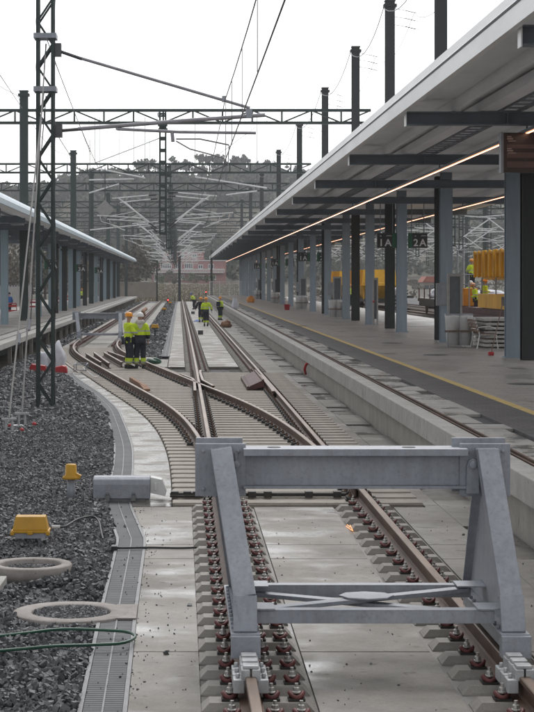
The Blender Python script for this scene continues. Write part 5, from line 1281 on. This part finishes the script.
def hopper(y0, label):
    t = thing('hopper_wagon', label, 'hopper wagon', (16.1, y0, 0), 0, 'yellow hopper wagons'); L = 19
    mb = MB(); mb.box(-1.3, 1.3, 0, L, .9, 1.15); mb.build('underframe', 'clipdark', t)
    mb = MB()
    for k in range(2):
        a = 1.2+9*k; b_ = a+7.6
        mb.add([(-1.45, a, 2.2), (1.45, a, 2.2), (1.45, b_, 2.2), (-1.45, b_, 2.2), (-1.3, a+.2, 3.5), (1.3, a+.2, 3.5), (1.3, b_-.2, 3.5), (-1.3, b_-.2, 3.5), (-.8, a+1.6, 1.15), (.8, a+1.6, 1.15), (.8, b_-1.6, 1.15), (-.8, b_-1.6, 1.15)],
               [(4,5,6,7),(0,1,5,4),(1,2,6,5),(2,3,7,6),(3,0,4,7),(8,9,1,0),(9,10,2,1),(10,11,3,2),(11,8,0,3),(11,10,9,8)])
        for i in range(8): mb.bar((-1.49, a+.4+i*.97, 2.2), (-1.36, a+.4+i*.97, 3.45), .08, .12)
        mb.box(-1.52, -1.44, a, b_, 2.14, 2.26)
    mb.build('hopper_body', 'machine', t)
    mb = MB(); mb.tube([(-1.4, 0, 1.1), (-1.4, 0, 2.4), (1.4, 0, 2.4), (1.4, 0, 1.1)], .04, 6); mb.tube([(-1.4, L, 1.1), (-1.4, L, 2.4), (1.4, L, 2.4), (1.4, L, 1.1)], .04, 6); mb.build('end_rail', 'machine', t)
    for yy in (1.8, 3.6, L-3.6, L-1.8): wheelset(t, 0, yy)
hopper(149, 'nearer yellow hopper wagon seen between the platform columns'); hopper(171, 'farther yellow hopper wagon seen between the platform columns')
def flat_wagon(x, y0, label, load):
    t = thing('flat_wagon', label, 'flat wagon', (x, y0, 0), 0, 'flat wagons'); 
    mb = MB(); mb.box(-1.4, 1.4, 0, 14, .95, 1.2); mb.box(-1.42, -1.36, 1, 13, .6, .95); mb.build('deck', 'clipdark', t)
    for i in range(5): mb = MB(); mb.tube([(-1.38, .5+i*3.2, 1.2), (-1.38, .5+i*3.2, 2.0)], .05, 6); mb.build('stake', 'darkred', t)
    for yy in (1.5, 12.5): wheelset(t, 0, yy)
for k, (xx, yy) in enumerate(((20.6, 118), (20.6, 136), (20.6, 175))):
    flat_wagon(xx, yy, ['nearest dark flat wagon on the second yard track', 'middle dark flat wagon on the second yard track', 'farthest dark flat wagon on the second yard track'][k], None)
    for j in range(3):
        lump('wrapped_bundle', f"{['front', 'middle', 'rear'][j]} white wrapped bundle on the {['nearest', 'middle', 'farthest'][k]} flat wagon", 'bundle', 0, 400, 0, 1.9, .8, 'bag', 30+k*3+j, 3.0).location = (xx, yy+2.2+j*4.4, 1.2)
mb = MB(); mb.box(0, .9, 0, 1.2, 0, .35); mb.box(.1, .8, .2, 1.0, .35, .45); tag(mb.build('tool_chest', 'yellow', bevel=.03, loc=(18.1, 100, -.33)), 'small yellow chest between the yard tracks', 'chest')
lump('sack', 'white sacks beside the yellow chest in the yard', 'sack', 0, 400, 0, 1.0, .7, 'bag', 50).location = (18.0, 104, -.33)

# left yard items
t = thing('loader', 'orange loader body cut by the left picture edge', 'loader', (-13.6, 112, -.08))
mb = MB(); mb.box(-2.2, .45, 0, 3, .5, 1.9); mb.build('body', 'orange', t, bevel=.08)
mb = MB(); mb.box(-1.6, -.2, .6, 2.4, 1.9, 2.9); mb.build('cab', 'glass', t, bevel=.05)
for yy in (.5, 2.4):
    mb = MB(); mb.lathe([(.5, -.15), (.5, .15), (.2, .17)], (0, 0, 0), 18); mb.v = [(.3+v[2], yy+v[0], .5+v[1]) for v in mb.v]; mb.build('wheel', 'black', t)
for k, (x_, D) in enumerate(((16, 128), (37, 150), (67, 205), (57, 180))):
    p = pd(x_, 300, D); t = thing('barrier', ['leaning red barrier next to the person in blue', 'red barrier seen left of the lattice mast', 'far red barrier beyond the left platform columns', 'red barrier between the left canopy columns'][k], 'barrier', (min(p.x, -11.9), D, -.08), R(15), 'red barriers beyond the left platform')
    mb = MB(); mb.tube([(-.6, 0, 0), (-.5, 0, 1.1), (.5, 0, 1.1), (.6, 0, 0)], .05, 6); mb.build('frame', 'red', t); mb = MB(); mb.box(-.52, .52, -.02, .02, .5, .65); mb.box(-.52, .52, -.02, .02, .85, 1.0); mb.build('rail', 'red', t)
t = thing('metal_fence', 'pale grey corrugated fence beyond the left platform', 'fence', (-17, 0, 0))
mb = MB(); 
for i in range(60): mb.box(-.03, .03, 120+i*1.5, 121.1+i*1.5, -.08, 2.0)
mb.build('panel', 'gasket', t); mb = MB()
for i in range(31): mb.box(-.05, .05, 119.9+i*3, 120.0+i*3, -.08, 2.15)
mb.build('post', 'galv', t)
# end-of-line objects
mb = MB(); mb.box(-16, -3.9, 300, 300.4, ground_z(-8, 300)-.3, 2.3); mb.box(-16, -3.9, 299.95, 300.45, 2.3, 2.42, 1); tag(mb.build('garden_wall', ['beige', 'wall']), 'low beige wall behind the end of the left platform', 'wall')
t = thing('mesh_fence', 'pale mesh fence panels closing the far end of the right platform', 'fence', (0, 0, 0))
mb = MB(); D = 264
for i in range(6): mb.tube([(4.1+i*1.4, D, -.3), (4.1+i*1.4, D, 2.5)], .05, 6)
mb.tube([(4.1, D, 2.5), (11.1, D, 2.5)], .04, 6); mb.build('post', 'tube', t)
mb = MB()
for i in range(46): mb.bar((4.1+i*.155, D, -.3), (4.1+i*.155, D, 2.5), .03, .03)
for i in range(9): mb.bar((4.1, D, -.1+i*.3), (11.1, D, -.1+i*.3), .03, .03)
mb.build('mesh_panel', 'tube', t)
mb = MB()   # round latticed arch
D = 305; c = pd(145, 284, D); zb = ground_z(c.x, D)
for r_ in (.9, 1.2, 1.5): mb.tube([(c.x+r_*math.cos(a), D, zb+1.2+r_*math.sin(a)) for a in [math.pi*i/12 for i in range(13)]], .07, 6)
for i in range(9): a = math.pi*i/8; mb.tube([(c.x+.9*math.cos(a), D, zb+1.2+.9*math.sin(a)), (c.x+1.5*math.cos(a+.15), D, zb+1.2+1.5*math.sin(a+.15))], .05, 5)
for s_ in (-1, 1): mb.tube([(c.x+s_*1.5, D, zb), (c.x+s_*1.5, D, zb+1.2)], .08, 6)
tag(mb.build('garden_arch', 'white'), 'white latticed round arch left of the pink house', 'arch')

# pink house
HD = 480; S_ = HD/F
hx = lambda p_: (p_-VX)*S_
hz = lambda p_: CZ-(p_-VY)*S_
t = thing('pink_house', 'pink house with white windows and a long white balcony behind the track end', 'house', (0, HD, 0))
gz = ground_z(0, HD) - 1
mb = MB(); mb.box(hx(152), hx(226), 0, 12, gz, hz(261)); mb.box(hx(163), hx(204), 2.5, 12, hz(261), hz(252)); mb.build('wall', 'pink', t)
mb = MB(); mb.box(hx(151), hx(227), -.3, 2.4, hz(261), hz(260)); mb.box(hx(162), hx(205), 2.2, 12.3, hz(252), hz(251.2)); mb.build('roof_edge', 'white', t)
def win(x0, x1, y0, y1, n=2, yy=-.08):
    mb = MB(); a, b_, c, d = hx(x0), hx(x1), hz(y1), hz(y0)
    mb.box(a, b_, yy, yy+.06, c, c+.35); mb.box(a, b_, yy, yy+.06, d-.2, d); 
    for i in range(n+1): q = a+(b_-a-.17)*i/n; mb.box(q, q+.17, yy, yy+.06, c+.35, d-.2)
    f = mb.build('window', 'white', t); mb = MB(); mb.box(a+.05, b_-.05, yy+.07, yy+.079, c+.05, d-.05); mb.build('pane', 'glass', f)
for w_ in ((160.5, 171.5, 263, 269.5, 6), (175.5, 181.5, 263, 269.5, 3), (184.5, 193, 263, 269.5, 4), (198, 203, 264.5, 269.5, 2), (208, 214, 264, 269.5, 3)): win(*w_)
for w_ in ((154, 162.5, 273.8, 282, 4), (177, 184.5, 274.5, 280, 4), (189, 194, 275, 279.5, 2), (196, 204, 275, 279, 3), (209, 216, 275, 280, 2)): win(*w_)
for w_ in ((168, 172, 254, 258.5, 2), (180, 184, 254, 258.5, 2), (192, 197, 254, 258.5, 2)): win(*w_, 2.42)
mb = MB(); mb.box(hx(152), hx(224), -2.2, -.02, hz(273), hz(272.2)); mb.build('balcony_floor', 'white', t)
mb = MB(); mb.bar((hx(152), -2.15, hz(269.3)), (hx(224), -2.15, hz(269.3)), .16, .22)
q = hx(152)
while q < hx(224): mb.box(q, q+.18, -2.2, -2.1, hz(272.2), hz(269.3)); q += .38
mb.build('balcony_rail', 'white', t)
def house(name, label, x0, x1, D, z1, mat, roof, dep=8, rh=1.5):
    t = thing(name, label, 'house', ((x0+x1)/2, D, 0)); w = (x1-x0)/2; z0 = ground_z((x0+x1)/2, D)-1.5
    mb = MB(); mb.box(-w, w, 0, dep, z0, z1); mb.build('wall', mat, t)
    mb = MB(); mb.prism([(-w-.4, z1), (w+.4, z1), (w-.5, z1+rh), (-w+.5, z1+rh)], 'y', -.4, dep+.4); mb.build('roof', roof, t)
    for i in range(3):
        a = -w+(i+.5)*2*w/3; mb = MB(); mb.box(a-.5, a+.5, -.06, -.01, z1-2, z1-.7); mb.build('window', 'glass', t)
p0 = pd(424, 281, 420); p1_ = pd(440, 281, 420)
house('red_roof_house', 'low house with an orange red roof on the slope beyond the yard', p0.x, p1_.x, 420, 2.3, 'beige', 'tile', rh=1.3)
p0 = pd(408, 281, 520); p1_ = pd(418, 281, 520)
house('small_shed', 'small dark shed left of the red roofed house', p0.x, p1_.x, 520, 2.4, 'darkred', 'bark', 6, .6)
house('hill_barn', 'brown roofed barn high on the hillside above the pink house', hx(217)*1.35, hx(236)*1.35, 650, hz(214)*1.34, 'beige', 'bark', 8, 1.4)

# ---------------------------------------------------------------- vegetation
def foliage(mb, c, rx, ry, rz, n, s, rr, tri=True):
    # leaf clumps spread through uneven lobes
    lobes = [(Vector((rr.uniform(-.6, .6)*rx, rr.uniform(-.6, .6)*ry, rr.uniform(-.55, .75)*rz)), rr.uniform(.3, .62)) for _ in range(7)]
    for _ in range(n):
        lo, k = rr.choice(lobes)
        d = Vector((rr.gauss(0, 1), rr.gauss(0, 1), rr.gauss(0, 1))).normalized() * (rr.random() ** .4)
        p = Vector(c) + lo + Vector((d.x*rx*k, d.y*ry*k, d.z*rz*k))
        a = Vector((rr.gauss(0, 1), rr.gauss(0, 1), rr.gauss(0, 1))).normalized(); b_ = a.orthogonal().normalized(); ss = s*rr.uniform(.5, 1.4)
        mb.add([p-a*ss, p+b_*ss*.7, p+a*ss, p-b_*ss*.7+Vector((0, 0, ss*.3))], [(0, 1, 2, 3)])
def tree(x, D, h, w, label, name='tree', mat='leaf', n=260, s=.5, seed=0, grp=None, trunk=.45):
    rr = random.Random(seed); z0 = ground_z(x, D)
    t = thing(name, label, 'tree', (x, D, z0), 0, grp)
    mb = MB(); top = Vector((rr.uniform(-.3, .3), 0, h*.72)); mb.tube([(0, 0, -.3), (rr.uniform(-.1, .1), 0, h*.35), top], .03*h, 6, 0, .012*h)
    for _ in range(5):
        z = rr.uniform(trunk*.8, .7)*h; a = rr.uniform(0, 6.28); mb.tube([(0, 0, z), (math.cos(a)*w*.28, math.sin(a)*w*.28, z+h*.12)], .012*h, 5, 0, .005*h)
    mb.build('trunk', 'bark', t)
    mb = MB(); foliage(mb, (0, 0, h*(trunk+1)/2), w/2, w/2, h*(1-trunk)/2*1.15, n, s, rr); mb.build('crown', mat, t)
rr = random.Random(5)
# skyline trees on the ridge
sk = [66, 78, 86, 95, 101, 112, 121, 128, 137, 148, 160, 168, 174, 183, 191, 199, 207, 216, 224, 236, 246, 258, 270, 284, 298]
for k, x_ in enumerate(sk):
    D = rr.uniform(860, 930); X = (x_-VX)/F*D
    tree(X, D, rr.uniform(6, 11) if x_ > 80 else rr.uniform(4, 7), rr.uniform(5, 10), f'{ORD[k] if k < 22 else ["twenty-third", "twenty-fourth", "twenty-fifth"][k-22]} skyline tree counted from the left along the ridge'.replace('nearest', 'first'), 'ridge_tree', 'leaf', 240, .75, 100+k, 'trees along the skyline ridge', rr.uniform(.25, .6))
# hillside wood: one mass
mb = MB(); n = 0
while n < 2300:
    D = 545 + (rr.random() ** .8) * 370; X = rr.uniform(-.115, .22) * D
    if (math.sin(X*.05+D*.013)+math.sin(X*.021-D*.03)) < -.9: continue
    z0 = ground_z(X, D); h = rr.uniform(3.5, 8)
    foliage(mb, (X, D, z0+h*.5), h*.5, h*.5, h*.55, 34, .95*h/6, rr); n += 1
o = mb.build('hillside_wood', 'leaf'); tag(o, 'grey green woodland covering the hill behind the station', 'wood', kind='stuff')
mb = MB(); n = 0
while n < 260:
    D = rr.uniform(300, 540); X = rr.choice((rr.uniform(-.12, -.022), rr.uniform(.06, .21))) * D
    z0 = ground_z(X, D); h = rr.uniform(.8, 2.4) if X > 0 else rr.uniform(1.2, 3)
    foliage(mb, (X, D, z0+h*.4), h*.9, h*.9, h*.5, 50, .25, rr); n += 1
o = mb.build('scrub', 'leafb'); tag(o, 'brownish scrub at the foot of the hill', 'scrub', kind='stuff')
for k, (x_, D, h, w, mt) in enumerate(((12, 262, 9, 9, 'leafb'), (27, 285, 9, 8, 'leafb'), (45, 270, 8, 8, 'leaf'), (64, 290, 9, 8, 'leafb'), (82, 300, 8, 7, 'leafb'), (101, 305, 8, 8, 'leaf'), (118, 310, 9, 8, 'leafb'), (133, 312, 10, 8, 'leafb'), (146, 330, 8, 6, 'leaf'))):
    tree((x_-VX)/F*D, D, h, w, f"{ORD[k].replace('nearest', 'first')} bushy tree from the left picture edge behind the left canopy", 'bushy_tree', mt, 700, .30, 200+k, 'bushy trees behind the left platform', .15)
for k, (x_, y_, D, w, h, mt) in enumerate(((161, 290, 440, 3.0, 2.6, 'leafg'), (170, 285, 455, 5.5, 3.6, 'leaf'), (188, 288, 450, 4.5, 2.4, 'leafg'), (199, 288, 445, 4.5, 1.8, 'leafb'), (176, 290, 430, 2.5, 1.4, 'leafb'), (209, 290, 440, 3, 2, 'leafg'))):
    X = (x_-VX)/F*D; z0 = ground_z(X, D); mb = MB(); foliage(mb, (0, 0, h*.45), w/2, w/2, h*.55, 420, .18, random.Random(300+k))
    tag(mb.build('bush', mt, loc=(X, D, z0)), ['green round bush at the left corner of the pink house', 'tall dark bush under the pink house balcony', 'green bush in front of the pink house middle', 'brown low bush before the right half of the pink house', 'small dry shrub behind the lone dark post', 'green bush near the right end of the pink house'][k], 'bush', 'bushes before the pink house')
mb = MB(); rr2 = random.Random(9)
for _ in range(9000):
    D = rr2.uniform(258, 420); X = rr2.uniform(-12, 13); z0 = ground_z(X, D); h = rr2.uniform(.06, .28); a = rr2.uniform(0, 3.14)
    mb.add([(X-.12*math.cos(a), D-.12*math.sin(a), z0), (X+.12*math.cos(a), D+.12*math.sin(a), z0), (X+rr2.uniform(-.1, .1), D, z0+h)], [(0, 1, 2)])
o = mb.build('tall_grass', 'leafd'); tag(o, 'dry tall grass on the bank beyond the track ends', 'grass', kind='stuff')

# ---------------------------------------------------------------- haze
mb = MB(); mb.box(-1600, 1600, -70, 2700, -1.5, 76)
hz_ = mb.build('haze', 'black'); hz_.data.materials.clear()
m = bpy.data.materials.new('haze_air'); m.use_nodes = True; nt = m.node_tree; nt.nodes.clear()
out = nt.nodes.new('ShaderNodeOutputMaterial'); pv = nt.nodes.new('ShaderNodeVolumePrincipled')
pv.inputs['Color'].default_value = (.86, .88, .92, 1); pv.inputs['Density'].default_value = .00030; pv.inputs['Anisotropy'].default_value = 0.0
nt.links.new(pv.outputs[0], out.inputs['Volume']); hz_.data.materials.append(m)
tag(hz_, 'thin pale haze over the whole station', kind='stuff')
